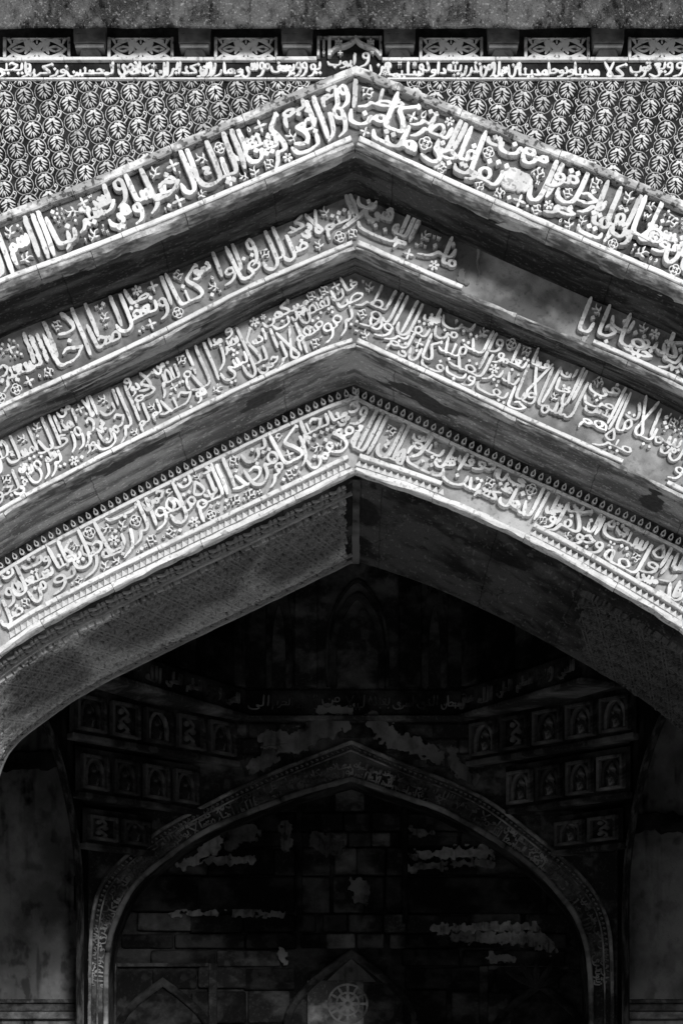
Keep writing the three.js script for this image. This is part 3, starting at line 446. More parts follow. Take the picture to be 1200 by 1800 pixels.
// ------------------------------------------------------------------ lettering of the bands
// word, centre x, centre y, width, height (picture pixels in the band's own plane), extra turn in degrees, wear
const WORDS = [null,
`ثم,572,166,36,24;ا,549,205,11,80;ا,567,214,13,90;يم,513,198,46,38;جع,537,238,52,40;ن,541,266,50,26;كر,482,246,50,104;تين,452,270,66,40;ينقل,432,246,70,48;اليك,381,285,84,80;ا,405,318,10,50;ال,332,302,50,98;خا,282,312,54,64;صر,297,354,60,48;سا,243,322,42,66;و,212,336,34,58;و,250,388,36,56;هي,222,396,42,38;لقد,170,346,68,64;حسير,172,388,74,38;نا,112,408,40,54;ر,130,438,28,48;ا,84,412,13,84;ا,68,416,13,92;ا,50,424,13,96;سم,40,445,38,44;ا,12,450,13,92;ل,-8,462,30,90;لد,-40,480,50,80;فطر,673,184,74,38,14;ا,620,172,11,66,-22;ور,596,186,40,44,-6;من,641,225,62,30,8;ور,588,226,44,50;هل,705,243,54,44;ت,676,250,54,24;تر,752,208,46,46;كا,712,200,46,62;بصر,757,243,62,42;ال,797,238,44,76;فا,833,257,36,70;جع,775,274,62,34;وت,815,300,58,34;تفا,866,280,58,78;من,905,262,64,28;ت,872,246,44,18;من,930,284,46,26;ال,964,316,42,84;قو,990,332,50,42;خل,1020,338,70,60;ير,1034,368,42,38;ما,1062,362,38,84;ات,1046,404,58,34;خر,985,374,54,28;اقا,1102,365,56,88;طا,1150,385,62,72;سبع,1150,420,60,36;وت,1097,412,42,40;قو,1168,434,50,34;لق,1196,428,40,84;خلق,1240,460,70,70`,
`ا,626,376,8,70,-24;ن,646,353,42,24;شي,672,372,62,48;ت,662,412,78,20;الله,722,392,66,74;نز,765,445,60,42;ما,804,440,48,84;م,702,430,20,14;نا,1038,560,30,70;جا,1070,576,42,82;ن,1090,582,40,26;قا,1123,582,44,54;كذبو,1158,612,74,46;نا,1186,606,34,58;حيد,1112,624,62,20;ير,1180,640,40,26;قد,1226,640,50,70;انتم,592,378,64,54;ا,612,371,8,70;لا,563,388,40,72;في,540,422,42,40;كد,529,394,44,28;ضل,510,436,46,42;لل,476,436,46,70;و,440,450,28,62;قا,424,455,42,64;لو,398,465,42,58;ا,380,465,9,68;كنا,330,500,54,60;نسمع,346,474,54,30;او,285,520,36,72;نعقل,237,548,76,60;ما,236,530,44,36;ا,206,556,9,82;ا,142,582,9,82;ا,155,578,9,80;صحا,188,582,46,44;د,110,572,48,36,0,.1;خا,116,610,54,62,0,.08;ا,82,600,9,86,0,.16;السعير,38,640,90,66,0,.3;ا,62,612,9,74,0,.2;عير,2,676,66,44,0,.3;بلي,-40,690,50,60`,
`لطر,660,528,52,50;الى,690,545,42,72;ا,713,558,6,64;و,655,575,38,32;يرو,680,588,54,28;لم,706,602,42,54;نقل,731,570,52,60;فليف,758,560,52,54;ين,803,574,58,26;من,790,590,44,24;لذ,831,600,38,44;كان,737,612,44,54;ت,712,620,30,20;قبد,795,616,46,40;لقد,826,636,62,44;ا,853,615,7,74;وب,812,664,52,22;ف,760,644,44,24;و,874,622,26,38;تعلمو,893,630,54,46;نذير,880,660,56,36;يف,866,690,54,24;حا,911,698,36,40;صا,931,672,38,64;ن,931,655,40,18;فسا,946,645,42,40;الا,955,682,46,76;لسما,984,700,64,84;ان,989,655,32,26;قا,986,683,32,28;ال,1009,690,26,84;في,1051,680,50,34;من,1052,705,52,18;منس,1051,726,50,18;هم,1041,752,44,26;ه,1062,762,20,24;ا,1077,722,6,84;ا,1090,724,6,84;قا,1103,731,26,74;د,1115,734,32,36;يلا,1136,745,42,74;سما,1170,760,54,54;من,1180,796,42,28;و,1185,835,22,26;مير,1068,796,64,26;ان,1205,780,30,60;خسف,1240,820,60,70;ير,610,560,36,40;فان,596,508,50,34;فو,576,576,44,44;قهم,546,592,52,38;يقبض,553,552,56,32;صا,607,530,46,34;مسكهن,500,550,82,30;قبض,535,562,54,28;ن,498,580,38,20;الا,512,615,42,58;لرحمن,468,641,74,52;انه,455,605,36,28;ا,482,600,6,34;بكل,440,620,46,84;بشي,418,645,52,48;بصير,404,612,48,36;ر,385,640,22,94;و,396,600,22,22;هذا,370,608,42,32;الذ,350,650,52,74;ام,326,645,32,74;هو,345,690,42,42;جند,310,715,62,36;لم,285,735,32,50;ينصر,297,670,42,52;كم,252,692,48,50;من,276,650,34,26;دو,239,696,34,36;د,255,670,38,40;و,231,690,26,32;الر,221,735,48,84;حمن,200,756,52,38;ن,180,776,52,30;لم,250,736,32,62;ان,186,714,36,36;الا,151,725,32,62;ا,124,735,6,46;في,170,760,32,36;غرور,144,765,54,50;رور,165,780,50,30;هذا,105,755,42,48;من,106,734,32,20;الذ,80,772,44,54;ى,96,790,32,20;يرزق,80,822,64,44;قلد,90,812,42,40;امسك,45,790,54,44;رزقه,55,826,44,40;بل,30,815,32,42;لجو,10,862,52,44;في,30,850,32,30;عتو,4,800,34,60;بل,-30,850,50,60`,
`ا,621,752,7,92,-25;ح,612,712,42,20;منا,585,728,50,38;من,596,752,42,22;مع,592,775,50,36;يجير,550,762,64,38;ا,530,756,9,56;كا,500,776,54,64;فر,486,830,38,42;ين,452,796,58,36;فمن,560,812,52,38;ر,521,802,22,90;من,455,836,62,44;عذا,412,842,68,52;ا,394,832,9,56;ب,378,872,40,18;ليم,360,862,54,80;ا,378,846,8,60;د,372,822,30,26;ن,326,846,26,18;قل,315,880,54,74;ه,346,872,22,26;هو,285,912,54,42;الر,246,915,52,64;حمن,264,878,60,36;ب,226,902,56,16;نا,190,932,42,66;به,194,966,54,30;ر,235,962,42,40;عل,146,958,62,66;و,160,990,38,54;يه,128,992,34,22;كلنا,105,966,46,46;نو,115,1016,52,38;ستعل,56,1012,74,48;و,90,984,24,28;ت,56,986,38,18;ن,20,1005,32,20;من,62,1036,42,36;هو,35,1046,42,42;ضل,14,1072,42,42;لي,-20,1080,44,60;و,631,728,20,38;و,631,764,20,30;الله,654,756,46,88;هلك,702,772,68,90;ن,720,746,22,14;ان,746,764,50,40;ا,768,775,8,50;يتم,746,806,60,42;ر,736,782,22,74;ت,744,830,84,18;قل,794,800,52,64;ا,812,808,8,60;ف,822,803,32,24;عو,855,816,64,44;ن,802,852,62,28;به,868,834,36,38;تد,838,862,50,42;ي,905,842,44,22;كنتم,862,882,64,40;هل,888,890,56,56;ا,883,858,8,84;هذ,893,866,36,30;الذ,935,886,58,84;قيل,965,884,42,64;ا,988,900,8,70;و,955,922,28,40;كفر,1000,916,54,62;ين,1014,900,52,36;الذ,1041,915,50,64;وجو,1020,955,74,38;و,1040,972,42,32;سيت,1095,948,84,38;ه,1066,922,22,24;ي,1100,928,44,18;لفه,1100,978,64,56;ه,1150,970,22,26;راو,1150,990,62,46;ا,1161,985,8,54;فلما,1186,985,42,56;مبين,1128,1022,58,26;تد,1170,1044,44,32;فا,1190,1050,26,54;عون,1230,1080,60,70`];
const PEN = [0, 8, 6.4, 4.8, 5.9], HT = [0, 0.04, 0.036, 0.034, 0.044], ROT = [0, [22.8, -23.6], [24.4, -23.8], [25.4, -24.8], [25.6, -26]];
const UP = [0, 0.045, 0.004, 0.004, 0.09], LO = [0, 0.056, 0.042, 0.042, 0.088];
const VOIDS = [null, [[905, 320, 26], [985, 372, 12]], [[910, 520, 105], [850, 480, 60], [985, 560, 50]], [[960, 745, 32], [1010, 765, 34], [1110, 800, 28], [1145, 820, 24], [925, 725, 18], [1075, 770, 12]], [[845, 905, 40], [880, 930, 40], [800, 880, 26], [30, 1105, 36]]];
function letterBand(i) {
  const d = D[i], pen = PEN[i], k = pen * kX(d), X0 = -70, Y0 = 60, W = 1340, H = 1120, occ = new Uint8Array(W * H), R = rng(500 + i), g = order[i];
  const up = [], lo = []; for (let x = 0; x < W; x++) { const X = wx(x + X0, d); up.push(CY - (yAtX(C[i - 1], X) - EYE) / kX(d)); lo.push(CY - (yAtX(C[i], X) - EYE) / kX(d)); }
  const pu = UP[i] / kX(d) * 1.05, pl = LO[i] / kX(d) * 1.05;
  for (let x = 0; x < W; x++) for (let y = 0; y < H; y++) if (y + Y0 < up[x] + pu || y + Y0 > lo[x] - pl) occ[y * W + x] = 2;
  const at = (x, y) => { const a = Math.round(x - X0), b = Math.round(y - Y0); return a < 0 || b < 0 || a >= W || b >= H ? 2 : occ[b * W + a]; };
  WORDS[i].split(';').map((row, n) => [row.split(','), n]).sort((a, b) => b[0][3] * b[0][4] - a[0][3] * a[0][4]).forEach(([[text, ...v], n]) => {
    const [cx, cy, w, h, dr = 0, wear = 0] = v.map(Number), rot = (ROT[i][cx < 624 ? 0 : 1] + dr) * Math.PI / 180, c = Math.cos(rot), s = Math.sin(rot);
    let best;
    for (const q of [1.12, 1.02, 0.92, 0.82, 0.72, 0.62]) {
      const f = field(ink(write(text), w * q / pen, h * q / pen, rng(900 + n)), 0.14, 0.095 + wear, n + i * 60), pts = [];
      for (let b = 0; b < f.H; b += 3) for (let a = 0; a < f.W; a += 3) if (f.g[b * f.W + a] < 0.12) { const x = (f.x0 + a * f.cell) * pen, y = (f.y0 + b * f.cell) * pen; pts.push([x * c - y * s, -(x * s + y * c)]); }
      for (let dx = -9; dx <= 9; dx += 3) for (let dy = -9; dy <= 9; dy += 3) {
        let hit = 0; for (const p of pts) { const o = at(cx + dx + p[0], cy + dy + p[1]); hit += o === 2 ? 1.6 : o; }
        const cost = 1.7 * hit / pts.length + 0.007 * Math.hypot(dx, dy) + (1.12 - q) * 0.34;
        if (!best || cost < best.cost) best = { cost, f, pts, dx, dy, q, hit: hit / pts.length };
      }
      if (best.hit < 0.03) break;
    }
    if (best.hit > 0.36) return;
    const x = cx + best.dx, y = cy + best.dy;
    for (const p of best.pts) for (const [a, b] of [[0, 0], [1, 0], [-1, 0], [0, 1], [0, -1], [1, 1], [-1, -1]]) { const u = Math.round(x + p[0] - X0) + a, v2 = Math.round(y + p[1] - Y0) + b; if (u >= 0 && v2 >= 0 && u < W && v2 < H && !occ[v2 * W + u]) occ[v2 * W + u] = 1; }
    const P = [wx(x, d), wy(y, d), 0];
    part('inscription_word', relief(best.f, k, HT[i] * (1 - wear * 1.4) + ((n * 7) % 13) * 0.0008 - 0.004, 0.085, P[0] * 1.3 + n * 0.37, P[1] * 1.3), M.word[(n * 5) % 3], g, P, rot);
  });
  // flowers, knots and drops in what is left empty
  const void_ = (x, y) => VOIDS[i].some(([a, b, r]) => Math.hypot(x - a, y - b) < r);
  const dist = new Float32Array(W * H);
  for (let y = 0; y < H; y++) for (let x = 0; x < W; x++) dist[y * W + x] = occ[y * W + x] ? 0 : void_(x + X0, y + Y0) ? 0 : 99;
  for (let y = 1; y < H; y++) for (let x = 1; x < W - 1; x++) { const o = y * W + x; dist[o] = Math.min(dist[o], dist[o - 1] + 1, dist[o - W] + 1, dist[o - W - 1] + 1.41, dist[o - W + 1] + 1.41); }
  for (let y = H - 2; y >= 0; y--) for (let x = W - 2; x >= 1; x--) { const o = y * W + x; dist[o] = Math.min(dist[o], dist[o + 1] + 1, dist[o + W] + 1, dist[o + W + 1] + 1.41, dist[o + W - 1] + 1.41); }
  const cand = []; for (let o = 0; o < W * H; o++) if (dist[o] > 3.6) cand.push(o); cand.sort((a, b) => dist[b] - dist[a]);
  const placed = []; const most = [0, 130, 110, 150, 150][i];
  for (const o of cand) {
    if (placed.length >= most) break;
    const x = o % W + X0, y = ((o / W) | 0) + Y0; let r = dist[o]; for (const p of placed) r = Math.min(r, Math.hypot(p[0] - x, p[1] - y) - p[2] - 0.6); if (r < 3.6) continue;
    r = Math.min(r * 0.92, i === 1 ? 13 : 10.5); placed.push([x, y, r]);
    const pick = (l) => l[(R() * l.length) | 0], kind = pick(r > 8.5 ? ['six', 'knot', 'sprig', 'vine', 'vine', 'sprig', 'star'] : r > 5.8 ? ['four', 'sprig', 'shadda', 'damma', 'hamza', 'drop', 'vine', 'shadda', 'six'] : ['diamond', 'diamond', 'damma', 'shadda', 'drop', 'four']);
    const nm = { six: 'flower', eight: 'flower', four: 'flower', star: 'flower', knot: 'knot_ornament', sprig: 'leaf_sprig', vine: 'leaf_sprig', diamond: 'letter_dot' }[kind] ?? 'vowel_mark';
    part(nm, ornament(kind, r * kX(d), HT[i] * (r > 5.6 ? 0.85 : 0.95)), M.letter, g, [wx(x, d), wy(y, d), 0], ROT[i][x < 624 ? 0 : 1] * Math.PI / 180 + (R() - 0.5) * (kind === 'vine' || kind === 'sprig' ? 3 : 0.3));
  }
}
for (const i of [1, 2, 3, 4]) {
  letterBand(i);
  // the text runs on down the arch, outside the picture
  const T = 'الله نور السموات والارض مثل نوره كمشكاة فيها مصباح المصباح في زجاجة الزجاجة كانها كوكب دري يوقد من شجرة مباركة زيتونة'.split(' '), k = PEN[i] * kX(D[i]), hgt = [0, 0.2, 0.18, 0.2, 0.17][i], mid = offCurve(C[i], LO[i] + hgt * 0.52); let n = i * 4;
  for (const [s0, s1] of [[sP(C[i], -75, D[i]) - 1.1, sP(C[i], -75, D[i])], [sP(C[i], 1285, D[i]), sP(C[i], 1285, D[i]) + 1.1]]) for (let s = s0; s < s1; s += hgt * 0.98) { const q = atS(mid, s); for (const [o, w, h] of [[hgt * 0.22, 1, 0.48], [-hgt * 0.26, 0.95, 0.44]]) part('inscription_word', relief(field(ink(write(T[n++ % T.length]), hgt * w / k, hgt * h * 1.15 / k, rng(n)), 0.17, 0.095, n), k, HT[i] + (n % 7) * 0.0008 - 0.003, 0.085, s * 1.3, o * 3), M.word[n % 3], order[i], [q.x + q.n[0] * o, q.y + q.n[1] * o, 0], q.ang); }
}

{ // a run of old mortar and ragged plaster edges where lettering was lost
  const g = order[2], d = D[2], rag = (pts, H, seed, rough = 0.5) => { const c = pts[0], f = field([pts.map(([x, y, r]) => [(x - c[0]) / 6, (c[1] - y) / 6, r / 6])], 0.13, rough, seed); part('ragged_plaster', relief(f, 6 * kX(d), H, 0.2, c[0] * 0.01, c[1] * 0.01), M.ground3, g, [wx(c[0], d), wy(c[1], d), 0]); };
  rag([[836, 424, 2.4], [841, 445, 2], [838, 462, 2.4], [843, 480, 1.6], [838, 500, 1.2]], 0.006, 3, 0.22);
  rag([[812, 478, 5], [808, 492, 6], [820, 498, 4]], 0.012, 4); rag([[1022, 572, 5], [1030, 590, 5], [1024, 600, 4]], 0.012, 5);
  const lump = (x, y, r, seed) => part('worn_lump', relief(field([[[-0.4 * r / 6, 0, r / 7], [0.5 * r / 6, 0.2, r / 8]]], 0.14, 0.45, seed), 6 * kX(D1), 0.02, 0.35, x, y), M.word[1], order[1], [wx(x, D1), wy(y, D1), 0], -0.4);
  lump(905, 320, 24, 2); lump(985, 374, 12, 3); lump(150, 372, 9, 5); lump(770, 292, 9, 6);
}

// ------------------------------------------------------------------ the facade round the arches
const wallShape = (c, X, top) => { const s = new THREE.Shape(); s.moveTo(-X, 0); s.lineTo(-X, top); s.lineTo(X, top); s.lineTo(X, 0); for (let i = c.pts.length - 1; i >= 0; i--) s.lineTo(c.pts[i][0], c.pts[i][1]); return s; };
const flat = (shape, z, seg = 12) => { const g = new THREE.ShapeGeometry(shape, seg); g.translate(0, 0, z); const p = g.attributes.position, u = g.attributes.uv; for (let i = 0; i < p.count; i++) u.setXY(i, p.getX(i), p.getY(i)); return g; };
const sideOpening = (cx) => { const p = new THREE.Path(); [[-1.3, 0.05], [-1.3, 2.9], [-1.05, 3.5], [-0.6, 3.95], [0, 4.25], [0.6, 3.95], [1.05, 3.5], [1.3, 2.9], [1.3, 0.05]].forEach(([x, y], i) => (i ? p.lineTo(cx + x, y) : p.moveTo(cx + x, y))); p.closePath(); return p; };
const withOpenings = (sh) => { for (const s of [-1, 1]) sh.holes.push(sideOpening(s * 5.2)); return sh; };
for (const s of [-1, 1]) { const pts = sideOpening(s * 5.2).getPoints(), zs = [-0.012, -1.3, Z[5]]; struct('side_arch_reveal', grid(zs.map((z) => pts.map((q) => [q.x, q.y, z])), zs.map((z) => pts.map((q) => [z, q.y + q.x]))), M.plasterIn); }
struct('facade_wall', flat(withOpenings(wallShape(offCurve(C0, -0.02), 8, 8.6)), -0.012), M.dark);
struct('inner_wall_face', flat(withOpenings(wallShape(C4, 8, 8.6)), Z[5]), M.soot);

// eave: rough slab over the wall head, stepping out on brackets
{
  const g = thing('eave_slab', 'rough grey stone eave slab along the very top, above the brackets', 'eave'), rows = [], uvs = [];
  const prof = [[6.66, 0.0], [6.58, 0.06], [6.49, 0.15], [6.471, 0.155], [6.468, 0.16], [6.475, 0.168], [6.7, 0.18], [7.4, 0.2]], N = 420; let v = 0;
  const dense = []; for (let k = 0; k + 1 < prof.length; k++) { const n = k === 5 ? 14 : 3; for (let q = 0; q < n; q++) dense.push([lerp(prof[k][0], prof[k + 1][0], q / n), lerp(prof[k][1], prof[k + 1][1], q / n)]); } dense.push(prof[prof.length - 1]);
  dense.forEach(([y, z], r) => { if (r) v += Math.hypot(y - dense[r - 1][0], z - dense[r - 1][1]); const row = [], uv = []; for (let i = 0; i <= N; i++) { const x = -6 + 12 * i / N, e = y < 6.5 && z > 0.14 ? 0.006 * noise(x * 7, 1, 4, 8) : 0; row.push([x, y + e, z + 0.008 * noise(x * 5, y * 9, 4, 6) + 0.004 * noise(x * 30, y * 30, 2, 7)]); uv.push([x, v]); } rows.push(row); uvs.push(uv); });
  part('slab', grid(rows, uvs), M.eave, g);
}
// brackets and panels under the eave
const bracketGeo = (() => { // two fillets over a tapering block
  const w0 = 0.07, w1 = 0.037, dB = D1 - 0.058, yT = wy(66, dB) + 0.1, y1 = wy(79, dB), y2 = wy(85, dB), y3 = wy(106, D1), zf = 0.058, gs = [];
  const frus = (a, b, y0, y, z0, z1) => { const p = [[-b, y0, 0], [b, y0, 0], [b, y0, z0], [-b, y0, z0], [-a, y, 0], [a, y, 0], [a, y, z1], [-a, y, z1]], f = [[0, 1, 2, 3], [4, 7, 6, 5], [0, 4, 5, 1], [1, 5, 6, 2], [2, 6, 7, 3], [3, 7, 4, 0]], pos = [], uv = [];
    for (const q of f) for (const t of [[0, 1, 2], [0, 2, 3]]) for (const i of t) { pos.push(...p[q[i]]); uv.push(p[q[i]][0] + p[q[i]][2] * 0.5, p[q[i]][1] + p[q[i]][2] * 0.4); } const g = new THREE.BufferGeometry(); g.setAttribute('position', new THREE.Float32BufferAttribute(pos, 3)); g.setAttribute('uv', new THREE.Float32BufferAttribute(uv, 2)); g.computeVertexNormals(); return g; };
  return [frus(w0 + 0.003, w0, y1 + 0.003, yT, zf + 0.014, zf + 0.024), frus(w0 - 0.005, w0 - 0.005, y2, y1, zf + 0.006, zf + 0.006), frus(w1, w0 - 0.013, y3, y2 - 0.002, 0.006, zf - 0.004)];
})();
const BR = [[158, 'between the two leftmost carved plaques'], [342, 'right of the second plaque from the left'], [522, 'just left of the cusped centre plaque'], [702, 'just right of the cusped centre plaque'], [884, 'left of the second plaque from the right'], [1068, 'beside the rightmost carved plaque'], [-26, 'cut off by the left edge'], [1252, 'cut off by the right edge']];
for (const [px, where] of BR) {
  if (px < 0 || px > 1200) continue;
  const g = thing('eave_bracket', 'dark stone bracket under the eave ' + where, 'bracket', [wx(px, 8.64), 0, 0.001], 'brackets under the eave');
  part('cap_fillet', bracketGeo[0], M.bracket[1], g); part('lower_fillet', bracketGeo[1], M.bracket[1], g); part('block', bracketGeo[2], M.bracket[0], g);
}
const boxBar = (x0, x1, y0, y1, z0, z1, b = 0.003) => { const g = new RoundedBoxGeometry(x1 - x0, y1 - y0, z1 - z0, 1, Math.min(b, (x1 - x0) / 3, (y1 - y0) / 3)); g.translate((x0 + x1) / 2, (y0 + y1) / 2, (z0 + z1) / 2); const p = g.attributes.position, u = g.attributes.uv; for (let i = 0; i < p.count; i++) u.setXY(i, p.getX(i) + p.getZ(i) * 0.4, p.getY(i) + p.getZ(i) * 0.5); return g; };
const K1 = kX(D1), X1 = (p) => wx(p, D1), Y1 = (p) => wy(p, D1);
const eyeOrn = (() => { // two pointed eyes joined by a knot
  const s = [], m = (P) => [P, P.map(([x, y, r]) => [-x, y, r])];
  for (const P of [[[1, 0, 0.03], [0.68, 0.22, 0.05], [0.4, 0.29, 0.05], [0.1, 0, 0.035], [-0.12, -0.2, 0.035]], [[1, 0, 0.03], [0.68, -0.22, 0.07], [0.4, -0.3, 0.09], [0.15, -0.1, 0.04], [-0.12, 0.18, 0.03]], [[0.84, 0.0, 0.02], [0.62, 0.08, 0.03], [0.42, 0.02, 0.03], [0.62, -0.07, 0.03], [0.84, 0, 0.02]], [[0.42, 0.2, 0.03], [0.32, 0.05, 0.08], [0.4, -0.14, 0.03]], [[0.3, 0.1, 0.04], [0.22, -0.04, 0.04]], [[0.95, 0.3, 0.06], [0.88, 0.16, 0.02]], [[0.96, -0.3, 0.08], [0.84, -0.18, 0.03]], [[0.62, 0.31, 0.03], [0.78, 0.24, 0.04]], [[0.14, 0.3, 0.04], [0.24, 0.24, 0.05], [0.14, 0.14, 0.03], [0.02, 0, 0.03]], [[0.12, -0.32, 0.06], [0.22, -0.2, 0.05], [0.1, -0.12, 0.03]]]) s.push(...m(curve2(P, 5)));
  s.push([[0, -0.34, 0.06], [0, -0.16, 0.04]], [[0, 0.34, 0.03], [0, 0.2, 0.03]]); return relief(field(s, 0.022), 54 * K1, 0.008, 0.008, 0.4, 0.9);
})();
const PN = [[7, 125, 'leftmost'], [190, 306, 'second from the left'], [377, 488, 'third from the left'], [736, 848, 'third from the right'], [920, 1035, 'second from the right'], [1102, 1222, 'rightmost']];
for (const [a, b, where] of PN) {
  const g = thing('carved_plaque', 'pale plaque carved with two pointed eyes under the eave, ' + where, 'plaque', [X1((a + b) / 2), Y1(105), 0], 'carved plaques under the eave'), w = (b - a) / 2 * K1, h = 36 * K1;
  part('panel_ground', boxBar(-w, w, 0, h, -0.01, 0.004), M.black, g);
  for (const s of [-1, 1]) part('frame_post', boxBar(s < 0 ? -w : w - 5 * K1, s < 0 ? -w + 5.5 * K1 : w, 0.001, h, 0, 0.022), M.rail, g);
  part('frame_head', boxBar(-w + 5.6 * K1, w - 5.1 * K1, h - 2.2 * K1, h - 0.001, 0, 0.016), M.rail, g);
  const o = part('carving', eyeOrn, M.letter, g, [0, h * 0.47, 0.004]); o.scale.set((b - a - 16) / 108, 1.02, 1);
}
{ // cusped centre panel over the crown
  const g = thing('cusped_plaque', 'small white cusped plaque with two flowers under the eave, above the apex', 'plaque', [X1(614), Y1(105), 0]), q = (px, py) => [(px - 614) * K1, (105 - py) * K1];
  part('panel_ground', boxBar(...[557, 671].map((p) => (p - 614) * K1), 0, 36 * K1, -0.01, 0.004), M.black, g);
  for (const [a, b] of [[557, 562], [576, 582], [666, 671]]) part('frame_post', boxBar((a - 614) * K1, (b - 614) * K1, 0.001, 35 * K1, 0, 0.036), M.rail, g);
  part('frame_head', boxBar((562.2 - 614) * K1, (665.8 - 614) * K1, 33.4 * K1, 36 * K1, 0, 0.03), M.rail, g);
  const arcs = [[[582, 98], [590, 90], [606, 86], [618, 80], [625, 72]], [[625, 72], [632, 81], [648, 89], [660, 95], [668, 104]]].map((P) => curve2(P.map((p) => [...q(...p).map((v) => v / 0.01), 0.62]), 5));
  part('cusped_rail', relief(field(arcs, 0.16), 0.01, 0.036, 0.2, 3, 1), M.letter, g, [0, 0, 0.003]);
  for (const x of [595, 651]) part('flower', ornament('six', 7 * K1, 0.03), M.letter, g, [...q(x, 81), 0.003]);
  for (const y of [79, 88, 97]) part('leaf_drop', ornament('drop', 4.4 * K1, 0.026), M.letter, g, [...q(569, y), 0.003], y === 88 ? Math.PI : 0);
}
{ // line of writing under the panels
  const g = thing('inscription_frieze', 'straight horizontal line of white Arabic lettering on black, under the eave', 'inscription', [X1(620), Y1(143), 0]), P = (px, py, z = 0) => [X1(px) - X1(620), Y1(py) - Y1(143), z], y0 = Y1(143);
  const W0 = P(-200, 0)[0], W1 = P(1400, 0)[0];
  part('frieze_ground', boxBar(W0, W1, 0.006, P(0, 104)[1], -0.008, 0.002), M.black, g);
  const jl = [-200, 40, 114, 235, 358, 485, 557], jr = [671, 736, 870, 1035, 1102, 1250, 1400];
  for (const j of [jl, jr]) for (let k = 0; k + 1 < j.length; k++) part('upper_rail', boxBar(P(j[k] + 0.3, 0)[0], P(j[k + 1] - 0.3, 0)[0], P(0, 111)[1], P(0, 105.2)[1] + (k % 2 ? 0.0015 : 0), 0, 0.024 + 0.002 * (k % 3)), M.letter, g);
  const rise = (p) => clamp((Math.abs(p - 624) - 6) * 0.42, 0, 400) + 125; // the crown of the top arch cuts in here
  const bl = [-200, 78, 188, 360, 470, 578], br = [680, 800, 1000, 1140, 1400];
  for (const j of [bl, br]) for (let k = 0; k + 1 < j.length; k++) part('lower_rail', boxBar(P(j[k] + 0.2, 0)[0], P(j[k + 1] - 0.2, 0)[0], P(0, 143.6)[1], P(0, 140.2)[1], 0, 0.022), M.letter, g);
  const FW = 'ويحيى,20,126,74,26;وزكريا,82,126,76,28;لمحسنين,160,127,84,26;وكذلك,250,126,46,28;نجزي,225,127,36,22;لك,286,126,24,28;بر,305,128,20,22;وكذا,338,126,50,28;رون,366,127,30,24;وهار,402,126,54,28;سى,438,127,34,24;مو,463,127,26,26;يوسف,497,126,44,28;وو,528,127,26,24;يو,552,126,26,30;ايوب,600,110,52,34;و,640,108,20,28;من,668,116,40,22;سليما,712,126,66,28;دو,743,127,24,26;داو,768,126,32,28;ريته,803,126,36,26;نذر,832,127,30,26;ومن,856,127,30,26;قبل,878,125,28,30;من,903,127,26,22;هدينا,937,126,56,28;ونوحا,985,126,48,28;هدينا,1030,126,46,28;كلا,1080,125,42,30;قوب,1124,127,40,26;ويع,1160,126,44,28;و,1190,127,22,24;سحق,1230,126,44,26';
  FW.split(';').forEach((row, n) => { const [t, ...v] = row.split(','), [cx, cy, w, h] = v.map(Number); part('inscription_word', relief(field(ink(write(t), w / 4.6, 29 / 4.6, rng(300 + n), 2.4), 0.15, 0.05, n), 4.6 * K1, 0.014 + (n % 5) * 0.0005, 0.08, cx * 0.013, n * 0.11), M.letter, g, P(cx, cx > 580 && cx < 660 ? cy : 125.5, 0.002)); });
  for (const [x, y, k, r] of [[676, 134, 'eight', 5.5], [655, 97, 'star', 5], [598, 99, 'star', 5], [197, 121, 'four', 3.6], [210, 121, 'four', 3.6], [272, 121, 'star', 4], [702, 118, 'four', 4], [728, 119, 'six', 4.6], [797, 138, 'star', 3.4], [119, 123, 'diamond', 3]]) part('flower', ornament(k, r * K1, 0.03), M.letter, g, P(x, y, 0.002));
}
